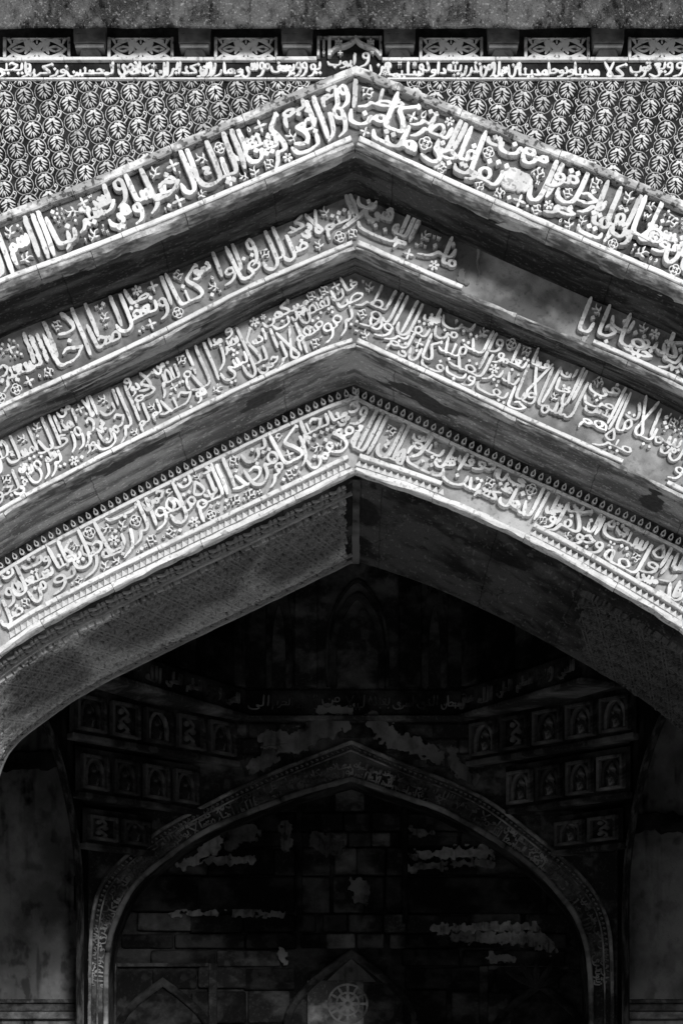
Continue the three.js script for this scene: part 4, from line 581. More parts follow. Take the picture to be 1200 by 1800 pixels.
// spandrels covered with scrolled palmettes
{
  const base = (v) => { const R = rng(40 + v), j = () => (R() - 0.5) * 0.08, s = [ring(0, 0, 0.97, 0.024, 26)];
    s.push([[0, -0.16, 0.05], [j() * 0.5, -0.45, 0.075], [j(), -0.78, 0.02]]);
    for (const m of [-1, 1]) for (const P of [[[0.1, -0.2, 0.03], [0.2, -0.42, 0.045], [0.32, -0.68, 0.012]], [[0.15, 0.04, 0.05], [0.36, -0.2, 0.08], [0.64, -0.48, 0.012]], [[0.17, 0.3, 0.05], [0.4, 0.1, 0.07], [0.74, -0.06, 0.012]], [[0.15, 0.52, 0.08], [0.36, 0.5, 0.105], [0.62, 0.34, 0.05], [0.74, 0.26, 0.012]]]) s.push(curve2(P.map(([x, y, r]) => [m * (x + j()), y + j(), r]), 4));
    for (const m of [-1, 1]) s.push(ring(m * 0.15, 0.66, 0.1, 0.06, 10));
    return s; };
  const curl = (m) => curve2([[m * 0.62, 0.72, 0.04], [m * 0.88, 1.0, 0.042], [m * 0.98, 1.3, 0.045], [m * 0.78, 1.45, 0.045], [m * 0.66, 1.28, 0.045], [m * 0.78, 1.2, 0.07]], 4);
  const tail = (m) => curve2([[m * -0.9, -0.25, 0.035], [m * -1.1, 0.2, 0.035], [m * -1.0, 0.7, 0.035], [m * -0.75, 0.95, 0.035]], 4);
  const whole = {}, r = 17.6;
  for (const [side, m, name] of [['left', -1, 'left'], ['right', 1, 'right']]) {
    const g = thing('carved_spandrel', 'dark spandrel of white scrolled palmette medallions ' + name + ' of the top arch', 'carved wall', [0, 0, 0.0]), R = rng(m + 70);
    const sh = new THREE.Shape(), yT = Y1(141); { const s0 = sP(C0, m < 0 ? -160 : 1370, D1), pts = []; for (let k = 0; k <= 40; k++) { const q = atS(offCurve(C0, -0.015), lerp(s0, sP(C0, m < 0 ? 575 : 672, D1), k / 40)); pts.push([q.x, q.y]); } sh.moveTo(pts[0][0], yT); for (const p of pts) sh.lineTo(...p); sh.lineTo(pts[40][0], yT); }
    part('spandrel_ground', flat(sh, 0.0), M.black, g);
    const a = m < 0 ? [35.75, -7.1] : [36.1, 7.6], b = m < 0 ? [7.2, 30.2] : [-7.0, 30.3], o = m < 0 ? [44, 170] : [845, 162];
    for (let i = -22; i < 32; i++) for (let j = -22; j < 24; j++) {
      const px = o[0] + a[0] * i + b[0] * j + (R() - 0.5) * 1.6, py = o[1] + a[1] * i + b[1] * j + (R() - 0.5) * 1.6; if (px < -150 || px > 1370 || (m < 0) !== (px < 624)) continue;
      const X = X1(px), Y = Y1(py), s = sAtX(C0, X), q = atS(C0, s), dC = ((X - q.x) * q.n[0] + (Y - q.y) * q.n[1]) / K1 / r, dT = (py - 142.5) / r;  // distances in radii
      if (dC < -0.55 || dT < -0.55 || Y < 3.9) continue;
      const v = (R() * 4) | 0, key = v + (m < 0 ? 'l' : 'r'); let geo;
      const strokes = () => [...base(v), curl(-m)];
      if (dC > 1.5 && dT > 1.5) geo = whole[key] ??= relief(field(strokes(), 0.05, 0.012, v), r * K1, 0.007, 0.016, v, v);
      else { // cut off by the rail or the arch
        const f = field(strokes(), 0.05, 0.012, v), ph = q.ang, nx = -Math.sin(ph), ny = Math.cos(ph); for (let y = 0; y < f.H; y++) for (let x = 0; x < f.W; x++) { const lx = f.x0 + x * f.cell, ly = f.y0 + y * f.cell; f.g[y * f.W + x] = Math.max(f.g[y * f.W + x], -(lx * nx + ly * ny + dC) + 0.04, ly - dT + 0.02); }
        geo = relief(f, r * K1, 0.007, 0.016, px * 0.01, py * 0.01); if (geo.attributes.position.count < 30) continue;
      }
      part('palmette', geo, M.palmette[(R() * 3) | 0], g, [X, Y, 0.001 + R() * 0.002], (R() - 0.5) * 0.2 + (m < 0 ? 0.1 : -0.1)).scale.setScalar(dC > 1.5 && dT > 1.5 ? 0.93 + R() * 0.12 : 1);
    }
  }
}
// carved lattice on the deep soffit: straps on three axes with small flowers in the meshes
{
  const onSoffit = (s, t, h) => { const q = atS(C4, s), z = lerp(-0.06, Z[5] - Z[4], t) ; return [q.x - q.n[0] * h, q.y - q.n[1] * h, z]; }, LZ = Math.abs(Z[5] - Z[4] + 0.06);
  // shade between dapples of sunlight, painted into the lattice's vertex colours
  const dappleShade = (s, t) => { let k = 1; for (const [a, b, ra, rb] of [[-0.32, 0.4, 0.3, 0.4], [-1.2, 0.42, 0.5, 0.3], [-1.95, 0.5, 0.3, 0.3], [-0.75, 0.25, 0.2, 0.2]]) k = Math.min(k, lerp(0.42, 1, sstep(0.7, 1.25, Math.hypot((s - a) / ra, (t - b) / rb) + 0.35 * noise(s * 5, t * 7, 3, 12)))); return k; };
  function lattice(s0, s1, t0, t1, skip, label) { // region along the arch and across the soffit
    const pos = [], uv = [], col = [], idx = [], c = 0.155, hgt = 0.026;
    const prism = (poly, h, cs, cz) => { const n = poly.length, b = pos.length / 3, ok = poly.every(([s, z]) => s > s0 && s < s1 && z > t0 * LZ && z < t1 * LZ && !skip(s, z / LZ)); if (!ok) return; for (const [lv, sh] of [[-0.004, 1], [h, 0.8]]) for (const [s, z] of poly) { const S = cs + (s - cs) * sh, Q = cz + (z - cz) * sh; pos.push(...onSoffit(S, Q / LZ, lv)); uv.push(S, Q); const k = dappleShade(S, Q / LZ); col.push(k, k, k); } for (let i = 0; i < n; i++) { const j = (i + 1) % n; idx.push(b + i, b + j, b + n + i, b + j, b + n + j, b + n + i); } for (let i = 1; i + 1 < n; i++) idx.push(b + n, b + n + i, b + n + i + 1); };
    const strip = (ax, ay, bx, by, w, h) => { const L = Math.hypot(bx - ax, by - ay), n = Math.max(1, Math.round(L / 0.05)), ux = (bx - ax) / L, uy = (by - ay) / L; for (let k = 0; k < n; k++) { const p = k / n, q = (k + 0.94) / n, P = (t, e) => [lerp(ax, bx, t) - uy * e, lerp(ay, by, t) + ux * e]; const po = [P(p, -w), P(q, -w), P(q, w), P(p, w)]; prism(po, h, (po[0][0] + po[2][0]) / 2, (po[0][1] + po[2][1]) / 2); } };
    for (let f = 0; f < 3; f++) { const th = f * Math.PI / 3 + 0.26, ux = Math.cos(th), uy = Math.sin(th); for (let k = -70; k < 70; k++) { const off = (k + 0.5) * c * 0.866, mx = (s0 + s1) / 2 - uy * off, mz = LZ / 2 + ux * off; for (const e of [-0.012, 0.012]) strip(mx - ux * 2.2 - uy * e, mz - uy * 2.2 + ux * e, mx + ux * 2.2 - uy * e, mz + uy * 2.2 + ux * e, 0.0068, hgt + f * 0.0012); } }
    const cx = (s0 + s1) / 2, cz = LZ / 2, R = rng(8);
    for (let i = -40; i < 40; i++) for (let j = -40; j < 40; j++) { const x0 = (i + j * 0.5) * c, y0 = j * c * 0.866, C1_ = Math.cos(0.26), S1_ = Math.sin(0.26), s = cx + x0 * C1_ - y0 * S1_, z = cz + x0 * S1_ + y0 * C1_; if (s < s0 - 0.1 || s > s1 + 0.1 || z < -0.1 || z > LZ + 0.1) continue;
      for (let q = 0; q < 6; q++) { const th = q * Math.PI / 3 + 0.26 + Math.PI / 6, P = (r, e) => [s + Math.cos(th + e) * r, z + Math.sin(th + e) * r]; prism([P(0.014, 0), P(0.03, -0.33), P(0.05, 0), P(0.03, 0.33)], hgt * (0.75 + 0.3 * R()), s + Math.cos(th) * 0.032, z + Math.sin(th) * 0.032); } }
    const g = new THREE.BufferGeometry(); g.setAttribute('position', new THREE.Float32BufferAttribute(pos, 3)); g.setAttribute('uv', new THREE.Float32BufferAttribute(uv, 2)); g.setAttribute('color', new THREE.Float32BufferAttribute(col, 3)); g.setIndex(idx); const ng = g.toNonIndexed(); ng.computeVertexNormals();
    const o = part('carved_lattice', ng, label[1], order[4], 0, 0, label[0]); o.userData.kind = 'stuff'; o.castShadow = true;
  }
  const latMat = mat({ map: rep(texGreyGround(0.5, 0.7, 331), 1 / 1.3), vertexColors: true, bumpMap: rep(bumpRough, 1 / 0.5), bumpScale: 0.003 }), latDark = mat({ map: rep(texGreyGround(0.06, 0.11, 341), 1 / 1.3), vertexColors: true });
  const latStrip = mat({ map: rep(texGreyGround(0.24, 0.42, 333), 1 / 1.3) });
  const tear = (s, t) => s < sP(C4, 1052, D[4]) + 0.28 * (t - 0.5) + 0.09 * noise(s * 5, t * 8, 3, 4);
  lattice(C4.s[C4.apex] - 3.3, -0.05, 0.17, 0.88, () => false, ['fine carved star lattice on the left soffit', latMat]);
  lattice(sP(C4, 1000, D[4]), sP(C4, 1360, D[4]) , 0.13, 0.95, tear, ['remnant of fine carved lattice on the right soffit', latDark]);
  for (const [t0, t1] of [[0.145, 0.16], [0.885, 0.9], [0.975, 0.985]]) part('border_strip', sweep(C4, boxRail(-0.016, 0.004, lerp(-0.06, Z[5] - Z[4], t1), lerp(-0.06, Z[5] - Z[4], t0), 0.002), -3.3, -0.02, { rough: 0.002 }), latStrip, order[4]);
  // running leaf borders between the strips
  const leaf = relief(field([curve2([[-0.9, -0.4, 0.1], [-0.3, 0.3, 0.2], [0.4, 0.2, 0.16], [0.9, 0.6, 0.06]], 4), [[0, 0.1, 0.12], [0.2, -0.6, 0.14]], [[-0.6, 0.5, 0.15], [-0.8, 0.8, 0.05]], ring(0.65, -0.25, 0.17, 0.1, 8)], 0.11, 0.04), 0.05, 0.014, 0.05), all = [];
  for (const [t, n] of [[0.055, 2], [0.11, 2], [0.935, 2]]) for (let s = -3.2; s < -0.08; s += 0.1) { const g = leaf.clone(), p = g.attributes.position; for (let i = 0; i < p.count; i++) { const q = onSoffit(s + p.getX(i), t + p.getY(i) / LZ * 0.9, p.getZ(i)); p.setXYZ(i, ...q); } g.computeVertexNormals(); all.push(g); }
  const o = part('leaf_border', mergeGeometries(all), latStrip, order[4], 0, 0, 'running leaf borders on the left soffit'); o.userData.kind = 'stuff';
  part('crown_strip', (() => { const rows = [], uvs = []; for (const e of [-0.02, 0.035]) { const r = [], u = []; for (let k = 0; k <= 30; k++) { const t = k / 30, q = onSoffit(e + 0.006 * noise(t * 9, e * 40, 3), t, 0.012); r.push(q); u.push([e, t * 1.6]); } rows.push(r); uvs.push(u); } return grid(rows, uvs); })(), M.plasterIn, order[4], 0, 0, 'strip of grey plaster up the crown of the soffit');
}

// ------------------------------------------------------------------ the room behind the arch
const DA = 17.4, DW = 17.9, ZA = D1 - DA, ZW = D1 - DW, KA = kX(DA), XA = (p) => wx(p, DA), YA = (p) => wy(p, DA), XW = (p) => wx(p, DW), YW = (p) => wy(p, DW);
const quad = (p, m, name, uvs) => { const g = new THREE.BufferGeometry(), pos = [p[0], p[1], p[2], p[0], p[2], p[3]].flat(); g.setAttribute('position', new THREE.Float32BufferAttribute(pos, 3)); const u = (q) => [q[0] + q[2], q[1]]; g.setAttribute('uv', new THREE.Float32BufferAttribute((uvs ?? [p[0], p[1], p[2], p[0], p[2], p[3]].map(u)).flat(), 2)); g.computeVertexNormals(); return struct(name, g, m); };
struct('ground', (() => { const g = new THREE.PlaneGeometry(240, 240, 2, 2); g.rotateX(-Math.PI / 2); const p = g.attributes.position, u = g.attributes.uv; for (let i = 0; i < p.count; i++) u.setXY(i, p.getX(i), p.getZ(i)); return g; })(), M.paving);
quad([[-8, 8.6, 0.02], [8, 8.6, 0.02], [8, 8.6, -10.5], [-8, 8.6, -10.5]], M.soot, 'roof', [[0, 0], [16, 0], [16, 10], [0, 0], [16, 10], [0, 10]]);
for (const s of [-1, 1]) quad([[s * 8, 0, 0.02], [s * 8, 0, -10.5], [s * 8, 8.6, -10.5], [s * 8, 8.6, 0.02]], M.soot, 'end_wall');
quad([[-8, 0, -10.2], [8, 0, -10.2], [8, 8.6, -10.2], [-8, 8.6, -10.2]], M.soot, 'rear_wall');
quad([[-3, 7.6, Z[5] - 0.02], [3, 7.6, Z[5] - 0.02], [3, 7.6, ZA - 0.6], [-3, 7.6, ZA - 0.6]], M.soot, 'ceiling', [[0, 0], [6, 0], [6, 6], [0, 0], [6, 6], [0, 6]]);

struct('hall_floor', (() => { const g = new THREE.PlaneGeometry(16, 10.2); g.rotateX(-Math.PI / 2); g.translate(0, 0.02, -5.1); const p = g.attributes.position, u = g.attributes.uv; for (let i = 0; i < p.count; i++) u.setXY(i, p.getX(i), p.getZ(i)); return g; })(), M.floor);
struct('terrace', (() => { const g = new RoundedBoxGeometry(18, 0.3, 5, 1, 0.02); g.translate(0, -0.135, 2.5); return g; })(), M.terrace);
// inner arch on the back wall
const CO = makeCurve([[617, 1305], [510, 1347], [430, 1382], [345, 1425], [280, 1462], [215, 1512], [180, 1556], [165, 1600], [160, 1660], [158, 1780]], [[617, 1305], [700, 1340], [845, 1402], [955, 1482], [1010, 1530], [1045, 1572], [1064, 1612], [1073, 1665], [1076, 1780]], DA, 0, 0.05);
const CI = makeCurve([[617, 1374], [520, 1402], [450, 1428], [370, 1462], [310, 1500], [240, 1560], [208, 1622], [194, 1676], [191, 1780]], [[617, 1374], [700, 1402], [790, 1436], [925, 1521], [1000, 1602], [1024, 1660], [1032, 1722], [1034, 1790]], DA, 0, 0.05);
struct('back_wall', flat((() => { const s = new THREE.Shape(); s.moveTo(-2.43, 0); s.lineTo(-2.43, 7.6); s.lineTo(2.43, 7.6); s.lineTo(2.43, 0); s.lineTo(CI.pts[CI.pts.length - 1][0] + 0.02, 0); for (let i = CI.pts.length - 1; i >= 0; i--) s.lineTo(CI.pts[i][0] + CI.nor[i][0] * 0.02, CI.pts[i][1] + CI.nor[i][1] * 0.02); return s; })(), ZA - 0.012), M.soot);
{
  const g = thing('inner_arch', 'dark inscribed pointed arch on the shadowed back wall of the hall', 'inscribed arch', [0, 0, ZA]);
  part('band_face', ringFace(CI, CO, 0, 0.001), M.stone[2], g);
  part('soffit', sweep(CI, [[0, 0.0], [0, -0.28], [0.004, -0.5]], CI.s[0], CI.s[CI.s.length - 1], { closed: false }), M.stone[1], g);
  const L = CI.s[CI.s.length - 1], Lo = CO.s[CO.s.length - 1];
  part('inner_rail', sweep(CI, boxRail(0.0, 0.045, -0.01, 0.05, 0.01), CI.s[0], L, { rough: 0.004 }), M.carvedLight, g);
  part('outer_rail', sweep(CO, boxRail(-0.018, 0.012, -0.01, 0.05, 0.006), CO.s[0], Lo, { rough: 0.003 }), M.carved, g);
  part('middle_rail', sweep(CO, boxRail(-0.078, -0.066, -0.01, 0.032, 0.003), CO.s[0], Lo, { rough: 0.002 }), M.carved, g);
  const bead = new THREE.SphereGeometry(0.017, 8, 6); for (let s = -3.4; s < 3.4; s += 0.05) { const q = atS(CO, s); if (q.y < 2.2) continue; const o = part('bead', bead, M.carved, g, [q.x - q.n[0] * 0.042, q.y - q.n[1] * 0.042, 0.008]); o.scale.z = 0.7; }
  const mid = offCurve(CI, 0.115), T = 'الله نور السموات والارض مثل نوره كمشكاة فيها مصباح المصباح في زجاجة الزجاجة كانها كوكب دري يوقد من شجرة مباركة زيتونة لا شرقية ولا غربية يكاد زيتها يضيء ولو لم تمسسه نار نور على نور يهدي الله لنوره من يشاء ويضرب الله الامثال للناس'.replace(/ء/g, '').split(' '); let n = 0;
  for (let s = -3.3; s < 3.3; s += 0.135) { const q = atS(mid, s); if (q.y < 2.25) continue; const t = T[(n * 5) % T.length], u = T[(n * 7 + 3) % T.length];
    for (const [txt, o, w, h] of [[t, -0.03, 0.15, 0.1], [u, 0.045, 0.13, 0.08]]) part('inscription_word', relief(field(ink(write(txt), w / 0.0125, h / 0.0125, rng(n + 5)), 0.24, 0.05, n), 0.0125, 0.016 + 0.001 * (n % 4), 0.1, s, o), M.carved, g, [q.x + q.n[0] * o, q.y + q.n[1] * o, 0], q.ang); n++; }
}
// wall inside the inner arch: courses of blackened stone, patches of old plaster, three mihrab niches
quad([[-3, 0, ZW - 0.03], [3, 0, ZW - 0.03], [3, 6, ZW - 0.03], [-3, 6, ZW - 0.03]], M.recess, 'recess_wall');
const nicheHole = [[617, 1680, 108, 1.0], [287, 1730, 78, 0.8], [947, 1735, 78, 0.8]];
const pointed = (w, h, sp) => [[0, h], [w * 0.45, h - (h - sp) * 0.32], [w * 0.82, h - (h - sp) * 0.66], [w, sp], [w, 0]];
{
  const g = thing('stone_wall', 'soot blackened coursed stone wall inside the inner arch, with plaster remnants', 'wall', [0, 0, ZW]), R = rng(21);
  const rows = [1384, 1428, 1462, 1490, 1540, 1606, 1640, 1668, 1700, 1740, 1800, 1850];
  const insideArch = (x, y) => { const q = atS(CI, sAtX(CI, x * DA / DW)); return Math.abs(x) < 2.2 && y < EYE + (q.y - EYE) * DW / DA + 0.2; };
  for (let r = 0; r + 1 < rows.length; r++) {
    const y1 = YW(rows[r]), y0 = YW(rows[r + 1]); let px = 150 - R() * 60;
    while (px < 1090) {
      const zoneMid = px > 520 && px < 705, big = (r === 4) && !zoneMid, w = big ? 190 + R() * 60 : zoneMid ? 34 + R() * 30 : 60 + R() * 70; let e = Math.min(px + w, 1100); for (const cut of [524, 708]) if (px < cut - 8 && e > cut - 12) e = cut;
      const x0 = XW(px), x1 = XW(e), mx = (x0 + x1) / 2, my = (y0 + y1) / 2; const pxm = (px + e) / 2, pym = (rows[r] + rows[r + 1]) / 2; px = e;
      if (!insideArch(mx, my)) continue;
      if (nicheHole.some(([c, ap, hw]) => pym > ap - 6 && Math.abs(pxm - c) < hw + 14)) continue;
      const tone = big ? 0 : zoneMid ? (R() * 2.6) | 0 : (R() * 1.7) | 0, d = 0.012 + R() * 0.05;
      const o = part('stone', boxBar(x0 + 0.006, x1 - 0.006, y0 + 0.003 + R() * 0.008, y1 - 0.003 - R() * 0.008, -0.06, d, 0.022), M.stone[tone], g); o.rotation.z = (R() - 0.5) * 0.02; o.rotation.y = (R() - 0.5) * 0.03;
    }
  }
  for (const x of [527, 711]) part('upright_strip', boxBar(XW(x - 5), XW(x + 5), YW(1625), YW(1395), 0.03, 0.085, 0.01), M.stone[0], g);
  // remnants of plaster, ragged films a centimetre thick
  const patch = (pxs, tone, seed) => { const c = pxs.reduce((a, p) => [a[0] + p[0] / pxs.length, a[1] + p[1] / pxs.length], [0, 0]), st = [pxs.map(([x, y, r]) => [(x - c[0]) / 10, (c[1] - y) / 10, r / 10])], f = field(st, 0.12, 1.1, seed); part('plaster_patch', relief(f, 10 * kX(DW), 0.07, 0.08, c[0] * 0.01, c[1] * 0.01), mat({ map: rep(texPlasterIn, 1 / 0.9), color: new THREE.Color().setRGB(tone * 1.5, tone * 1.5, tone * 1.5), bumpMap: M.plasterIn.bumpMap, bumpScale: 0.008 }), g, [XW(c[0]), YW(c[1]), 0]); };
  [[[[320, 1522, 8], [350, 1512, 9], [372, 1490, 13], [390, 1480, 10]], 1.2], [[[358, 1512, 7], [400, 1514, 8], [445, 1512, 6]], 1.0], [[[410, 1475, 20], [440, 1465, 16]], 0.35], [[[500, 1450, 8], [505, 1490, 10]], 0.6], [[[722, 1460, 7], [760, 1468, 5]], 0.8], [[[722, 1505, 6], [780, 1502, 9], [850, 1498, 10], [862, 1500, 8]], 1.2], [[[722, 1528, 7], [760, 1522, 5], [820, 1518, 6], [860, 1522, 8]], 0.8], [[[765, 1632, 8], [810, 1633, 8], [870, 1632, 9], [940, 1632, 8]], 1.5], [[[800, 1648, 10], [870, 1650, 10], [940, 1650, 14], [966, 1668, 12]], 1.0], [[[860, 1684, 8], [900, 1686, 6]], 0.8], [[[560, 1478, 18], [590, 1492, 14]], 0.5], [[[632, 1560, 18], [636, 1580, 12]], 0.6], [[[300, 1608, 4], [380, 1606, 3], [500, 1608, 4]], 0.9], [[[495, 1672, 6], [505, 1700, 4]], 0.8]].forEach(([p, t], k) => patch(p, t, k + 3));
}
for (const [cx, ap, hw, tone] of nicheHole) {
  const mid = cx === 617, g = thing('mihrab_niche', mid ? 'central pointed mihrab niche with a pale slab, low on the back wall' : cx < 617 ? 'left pointed blind niche in a square frame, low on the back wall' : 'right pointed blind niche, low on the back wall, almost black', 'niche', [XW(cx), 0, ZW]), kw = kX(DW), w = hw * kw, h = YW(ap), sp = h - hw * kw * 1.05;
  const pts = pointed(w, h, sp), c = finishCurve((() => { const half = spline(pts, 0.04); return [...half.map(([x, y]) => [-x, y]).reverse(), ...half.slice(1)]; })(), spline(pts, 0.04).length - 1);
  part('arch_rib', sweep(c, boxRail(-0.02, 0.05, -0.02, 0.06, 0.012), c.s[0], c.s[c.s.length - 1], { rough: 0.005 }), M.stone[mid ? 1 : 0], g);
  const s = new THREE.Shape(c.pts.map((p) => new THREE.Vector2(p[0], p[1]))); part('niche_back', flat(s, 0.004), M.stone[mid ? 1 : 0], g);
  if (mid) {
    const top = c.pts.filter((p) => p[1] > YW(1722)).map((p) => new THREE.Vector2(p[0] * 0.82, p[1] - 0.03)); part('tympanum', flat(new THREE.Shape(top), 0.02), M.plasterIn, g, 0, 0, 'pale plaster head of the niche');
    part('slab', boxBar(-77 * kw, 22 * kw, 1.6, YW(1724), 0.0, 0.04, 0.01), M.stone[3], g, 0, 0, 'pale slab with a round medallion');
    part('medallion', relief(field([ring(0, 0, 0.95, 0.05, 40), ring(0, 0, 0.55, 0.05, 30), ...petals(8, 0.15, 0.5, 0.1), ...petals(12, 0.6, 0.9, 0.07)], 0.05), 36 * kw, 0.004, 0.02), M.stone[3], g, [-6 * kw, YW(1765), 0.04]);
  } else {
    const fw = (cx < 617 ? 88 : 98) * kw; for (const q of [-1, 1]) part('frame_post', boxBar(q * fw - 0.04, q * fw + 0.04, 1.2, YW(ap - 36), 0, 0.06, 0.01), M.stone[1], g);
    part('frame_head', boxBar(-fw + 0.042, fw - 0.042, YW(ap - 30), YW(ap - 37), 0, 0.05, 0.01), M.stone[1], g);
    if (cx > 617) for (const [t, r] of [[0.5, 0.36], [1.0, 0.34], [1.57, 0.3], [2.14, 0.34], [2.64, 0.36]]) part('lotus_petal', relief(field([curve2([[0, 0, 0.05], [r * 5 * Math.cos(t), r * 5 * Math.sin(t), 0.35], [r * 10 * Math.cos(t), r * 10 * Math.sin(t), 0.06]], 5)], 0.1), 0.09, 0.06, 0.1), M.stone[0], g, [-6 * kw, YW(1738), 0.02]);
  }
}
// corner corbelling: three stepped courses of small niches on each side, an inscribed octagon and a drum above
const nicheParts = (() => {
  const arch = (w, h) => [[-w, 0], [-w, h * 0.45], [-w * 0.7, h * 0.78], [0, h], [w * 0.7, h * 0.78], [w, h * 0.45], [w, 0]].map(([x, y]) => new THREE.Vector2(x, y));
  const fr = (w, h, b) => mergeGeometries([boxBar(-w, -w + b, 0, h, 0, 0.055, 0.006), boxBar(w - b, w, 0, h, 0, 0.055, 0.006), boxBar(-w + b, w - b, h - b, h, 0, 0.055, 0.006), boxBar(-w + b, w - b, 0, b, 0, 0.05, 0.006)]);
  const pot = new THREE.LatheGeometry([[0.001, 0], [0.045, 0.004], [0.05, 0.03], [0.062, 0.06], [0.06, 0.09], [0.035, 0.12], [0.05, 0.14], [0.044, 0.17], [0.018, 0.2], [0.001, 0.21]].map(([x, y]) => new THREE.Vector2(x, y)), 14);
  const scroll = relief(field([curve2([[-0.5, -1.4, 0.1], [0.4, -0.8, 0.12], [-0.4, -0.1, 0.12], [0.4, 0.6, 0.12], [-0.2, 1.3, 0.1]], 5), ring(-0.35, -0.6, 0.2, 0.08, 8), ring(0.35, 0.1, 0.2, 0.08, 8), ring(-0.35, 0.8, 0.2, 0.08, 8), ring(0.4, -1.2, 0.18, 0.08, 8)], 0.11), 0.075, 0.022, 0.06);
  return { arch, fr, pot, scroll };
})();
function facet(p, q, g) { const a = Math.atan2(-(q[1] - p[1]), q[0] - p[0]), o = new THREE.Group(); o.name = 'course'; o.position.set(p[0], 0, p[1]); o.rotation.y = a; g.add(o); return [o, Math.hypot(q[0] - p[0], q[1] - p[1])]; }
for (const s of [-1, 1]) {
  const g = thing('corner_corbelling', 'dark corbelled corner with stepped rows of small niches, ' + (s < 0 ? 'left' : 'right') + ' above the inner arch', 'corbelling'), R = rng(60 + s);
  const rowsC = [[-1.07, EYE + 3.24, EYE + 3.56, 5], [-1.41, EYE + 2.8, EYE + 3.12, 4], [-1.85, EYE + 2.42, EYE + 2.66, 2]];
  rowsC.forEach(([xb, y0, y1, n], r) => {
    const A = [-2.38, -(17.4 - (xb + 2.38)) + D1], B = [xb, ZA], P = s < 0 ? A : [-B[0], B[1]], Q = s < 0 ? B : [-A[0], A[1]], [o, L] = facet(P, Q, g);
    part('course_block', (() => { const q = new THREE.ExtrudeGeometry(new THREE.Shape([[-0.02, 0], [L + 0.02, 0], [L / 2, L / 2]].map((v) => new THREE.Vector2(...v))), { depth: y1 - y0 + 0.09, bevelEnabled: false }); q.rotateX(-Math.PI / 2); q.translate(0, y0 - 0.05, 0); return q; })(), M.stone[1], o);
    part('ledge', boxBar(-0.02, L + 0.02, y0 - 0.085, y0 - 0.03, -0.06, 0.05, 0.015), M.stone[2], o);
    const w = L / n; for (let k = 0; k < n; k++) {
      const cx = (k + 0.5) * w, hw = w * 0.5 - 0.03, h = y1 - y0 - 0.02, solid = r === 2 && (k === 0) === (s < 0) || (R() < 0.2);
      part('niche_frame', nicheParts.fr(hw, h, 0.03), M.stone[1 + ((R() * 2.4) | 0)], o, [cx, y0, 0]);
      if (solid) { const q = part('scroll_carving', nicheParts.scroll, M.carvedLight, o, [cx, y0 + h / 2, 0]); q.scale.set(hw * 9, h * 4.2, 1); }
      else { part('niche_arch', relief(field([curve2(nicheParts.arch(hw * 6.5, h * 8.4).map((v) => [v.x, v.y, 0.16]), 4)], 0.12), 0.1, 0.03, 0.05), M.stone[1 + ((R() * 2.4) | 0)], o, [cx, y0 + 0.03, 0]); part('niche_pot', nicheParts.pot, M.stone[s > 0 ? 3 : 2], o, [cx + (R() - 0.5) * 0.02, y0 + 0.032, 0.0]); }
    }
  });
  // octagon side with lettering, drum side above it
  const B = [s < 0 ? -1.0 : -1.95, s < 0 ? ZA : D1 - 15.9], A = [s < 0 ? -1.95 : -1.0, s < 0 ? D1 - 15.9 : ZA], P = s < 0 ? A : [-A[0], A[1]], Q = s < 0 ? B : [-B[0], B[1]], [o, L] = facet(P, Q, g);
  part('octagon_course', boxBar(-0.4, L + 0.01, EYE + 3.6, EYE + 3.86, -0.6, 0.03, 0.015), M.stone[1], o);
  part('cornice', boxBar(-0.4, L + 0.02, EYE + 3.58, EYE + 3.63, -0.3, 0.07, 0.015), M.stone[3], o);
  part('drum_wall', boxBar(-0.6, L, EYE + 3.87, 7.55, -0.6, -0.02, 0.01), M.stone[0], o);
  for (let k = 0; k < 3; k++) part('pilaster', boxBar(k * L / 2.2 + 0.05, k * L / 2.2 + 0.19, EYE + 3.88, 7.4, -0.03, 0.05, 0.01), M.stone[1], o);
  ['صدق', 'الله', 'العلي', 'العظيم', 'ورسو', 'النبي'].forEach((t, k) => part('inscription_word', relief(field(ink(write(t), 17, 11, rng(k)), 0.24), 0.013, 0.02, 0.1, k, s), M.stone[3], o, [0.12 + k * L / 6.2, EYE + 3.74, 0.03]));
}
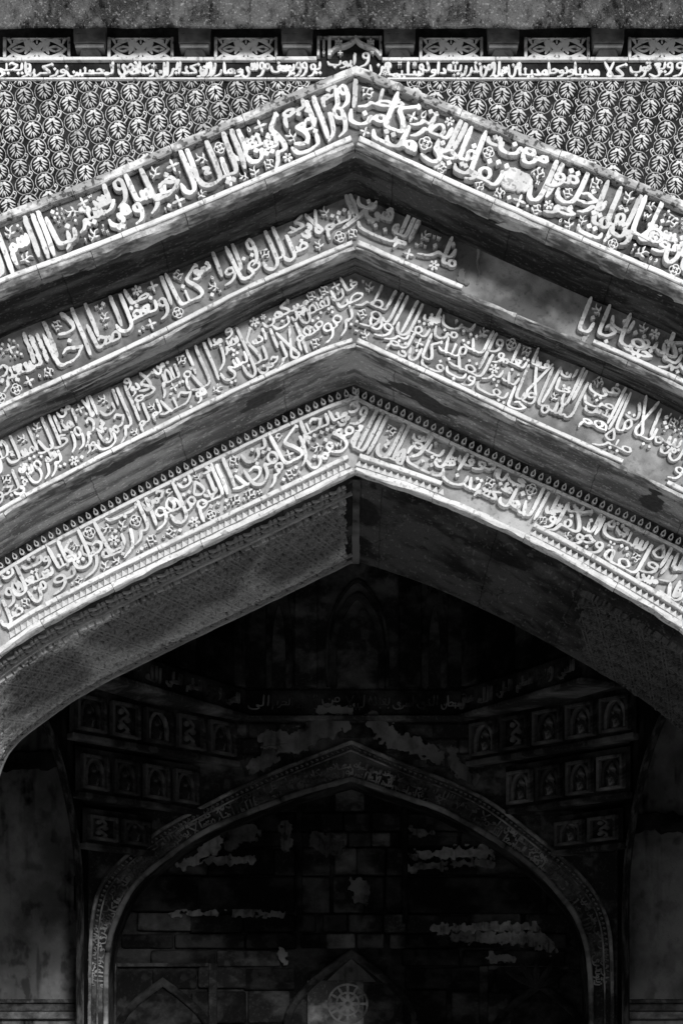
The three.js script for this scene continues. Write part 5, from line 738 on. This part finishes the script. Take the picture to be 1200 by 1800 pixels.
{
  const g = thing('drum_front', 'nearly black drum wall with arched panels, above the crown of the inner arch', 'wall', [0, 0, ZA]);
  part('octagon_course', boxBar(-1.0, 1.0, EYE + 3.62, EYE + 3.86, -0.3, 0.03, 0.015), M.stone[1], g);
  part('cornice', boxBar(-1.0, 1.0, EYE + 3.57, EYE + 3.615, -0.3, 0.09, 0.012), M.stone[3], g);
  part('drum_wall', boxBar(-1.2, 1.2, EYE + 3.87, 7.55, -0.6, -0.02, 0.01), M.stone[0], g);
  for (const [x, m] of [[538, 2], [720, 1], [448, 1], [806, 1]]) part('pilaster', boxBar(XA(x - 20), XA(x + 20), EYE + 3.88, 7.4, -0.03, 0.06, 0.015), M.stone[m], g);
  for (const [x, w] of [[628, 52], [490, 22], [763, 20]]) { const a = (w * KA) / 0.1; part('panel_arch', relief(field([curve2(nicheParts.arch(a * 0.8, 8.2).map((v) => [v.x, v.y, 0.3]), 5), curve2(nicheParts.arch(a, 9.6).map((v) => [v.x, v.y, 0.14]), 5)], 0.16), 0.1, 0.05, 0.06), M.stone[1], g, [XA(x), EYE + 3.9, -0.02]); }
  ['سبحان', 'الذي', 'اسرى', 'بعبده', 'ليلا', 'من', 'المسجد', 'الحرام', 'الى'].forEach((t, k) => part('inscription_word', relief(field(ink(write(t), 16, 11, rng(k + 50)), 0.24), 0.0125, 0.02, 0.1, k), M.stone[3], g, [0.9 - k * 0.22, EYE + 3.74, 0.03]));
  const R = rng(91); // broken plaster and bared stones above the crown
  for (let r = 0; r < 4; r++) for (let x = -1.35; x < 1.3;) { const w = 0.14 + R() * 0.26, y = EYE + 3.0 + r * 0.14, q = atS(CO, sAtX(CO, x + w / 2)); if (y > q.y + 0.02 && Math.abs(x + w / 2) < 1.08 + (r - 1) * 0.05) part('rubble_stone', boxBar(x + 0.008, x + w - 0.008, y + 0.006, y + 0.134, -0.06, 0.012 + R() * 0.02, 0.02), M.stone[1 + ((R() * 2.6) | 0)], g, 0, 0); x += w; }
  [[[470, 1300, 14], [520, 1305, 18], [560, 1285, 20], [600, 1272, 14]], [[450, 1345, 14], [480, 1330, 10]], [[655, 1268, 14], [690, 1300, 16], [730, 1312, 14], [770, 1330, 12]], [[790, 1318, 8], [800, 1345, 10], [830, 1370, 10]], [[560, 1250, 8], [610, 1248, 10]]].forEach((p, k) => { const c = p[0], f = field([p.map(([x, y, r]) => [(x - c[0]) / 10, (c[1] - y) / 10, r / 10])], 0.12, 1.2, k + 40); part('plaster_patch', relief(f, 10 * KA, 0.035, 0.08, k, k * 2), M.carvedLight, g, [XA(c[0]), YA(c[1]), 0]); });
}
// cross arches to the neighbouring bays, and the plastered back walls seen through them
for (const s of [-1, 1]) {
  const nm = s < 0 ? 'left' : 'right', sx = s * 2.42, zN = D1 - 12.2, zF = D1 - 17.12, zm = (zN + zF) / 2, hw = (zN - zF) / 2, H = EYE + 3.2, SP = EYE + 1.9;
  const g = thing('cross_arch', 'dark plain cross arch in profile at the ' + nm + ' side of the hall', 'arch', [sx, 0, 0]);
  const half = spline([[0, H], [hw * 0.45, H - 0.22], [hw * 0.8, H - 0.62], [hw * 0.96, H - 1.0], [hw, SP], [hw, SP - 0.6]], 0.08); half.push([hw, 0]);
  const pts = [...half.map(([a, b]) => [-a, b]).reverse(), ...half.slice(1)];
  const sh = new THREE.Shape(); sh.moveTo(-3.2, 0); sh.lineTo(-3.2, 7.6); sh.lineTo(3.2, 7.6); sh.lineTo(3.2, 0); for (let i = pts.length - 1; i >= 0; i--) sh.lineTo(...pts[i]);
  const wall = (x) => { const q = new THREE.ShapeGeometry(sh), p = q.attributes.position, u = q.attributes.uv; for (let i = 0; i < p.count; i++) { const a = p.getX(i), b = p.getY(i); u.setXY(i, a, b); p.setXYZ(i, x, b, zm + a); } q.computeVertexNormals(); return q; };
  part('wall_face', wall(0), M.stone[0], g); part('wall_face', wall(s * 0.07), M.stone[0], g);
  part('soffit', grid([0, s * 0.035, s * 0.07].map((x) => pts.map(([a, b]) => [x, b + 0.01 * noise(a * 3, x * 5, 3), zm + a])), [0, 0.25, 0.5].map((x) => pts.map(([a, b]) => [x, a + b]))), M.stone[1], g);
  const c = thing('side_bay_wall', 'stained grey plaster wall of the ' + nm + ' side bay, with a moulded cornice low down', 'wall', [s * 4.4, 0, ZW]);
  const rows = [], uvs = []; for (let j = 0; j <= 30; j++) { const r = [], u = []; for (let i = 0; i <= 30; i++) { const x = -2.1 + 4.2 * i / 30, y = 1 + 6 * j / 30; r.push([x, y, 0.025 * noise(x * 2 + s * 9, y * 2, 4, 3)]); u.push([x + s, y]); } rows.push(r); uvs.push(u); }
  part('plaster', grid(rows, uvs), M.carvedLight, c);
  const cb = (y0, y1, d, m) => part('cornice_moulding', boxBar(-2.1, 2.1, y0, y1, -0.05, d, 0.012), m, c);
  cb(YW(1764), YW(1757), 0.07, M.stone[3]); cb(YW(1778), YW(1765), 0.05, M.stone[2]); cb(YW(1792), YW(1779), 0.1, M.stone[3]);
  const lg = part('broken_edge', relief(field([[[-20, 0, 0.7], [-6, 0.3, 0.9], [4, -0.4, 0.8], [20, 0, 0.7]]], 0.3, 0.5, s + 3), 0.1, 0.12, 0.1), M.stone[0], c, [0, YW(s < 0 ? 1336 : 1450), 0.0]);
}

renderer.render(scene, camera);
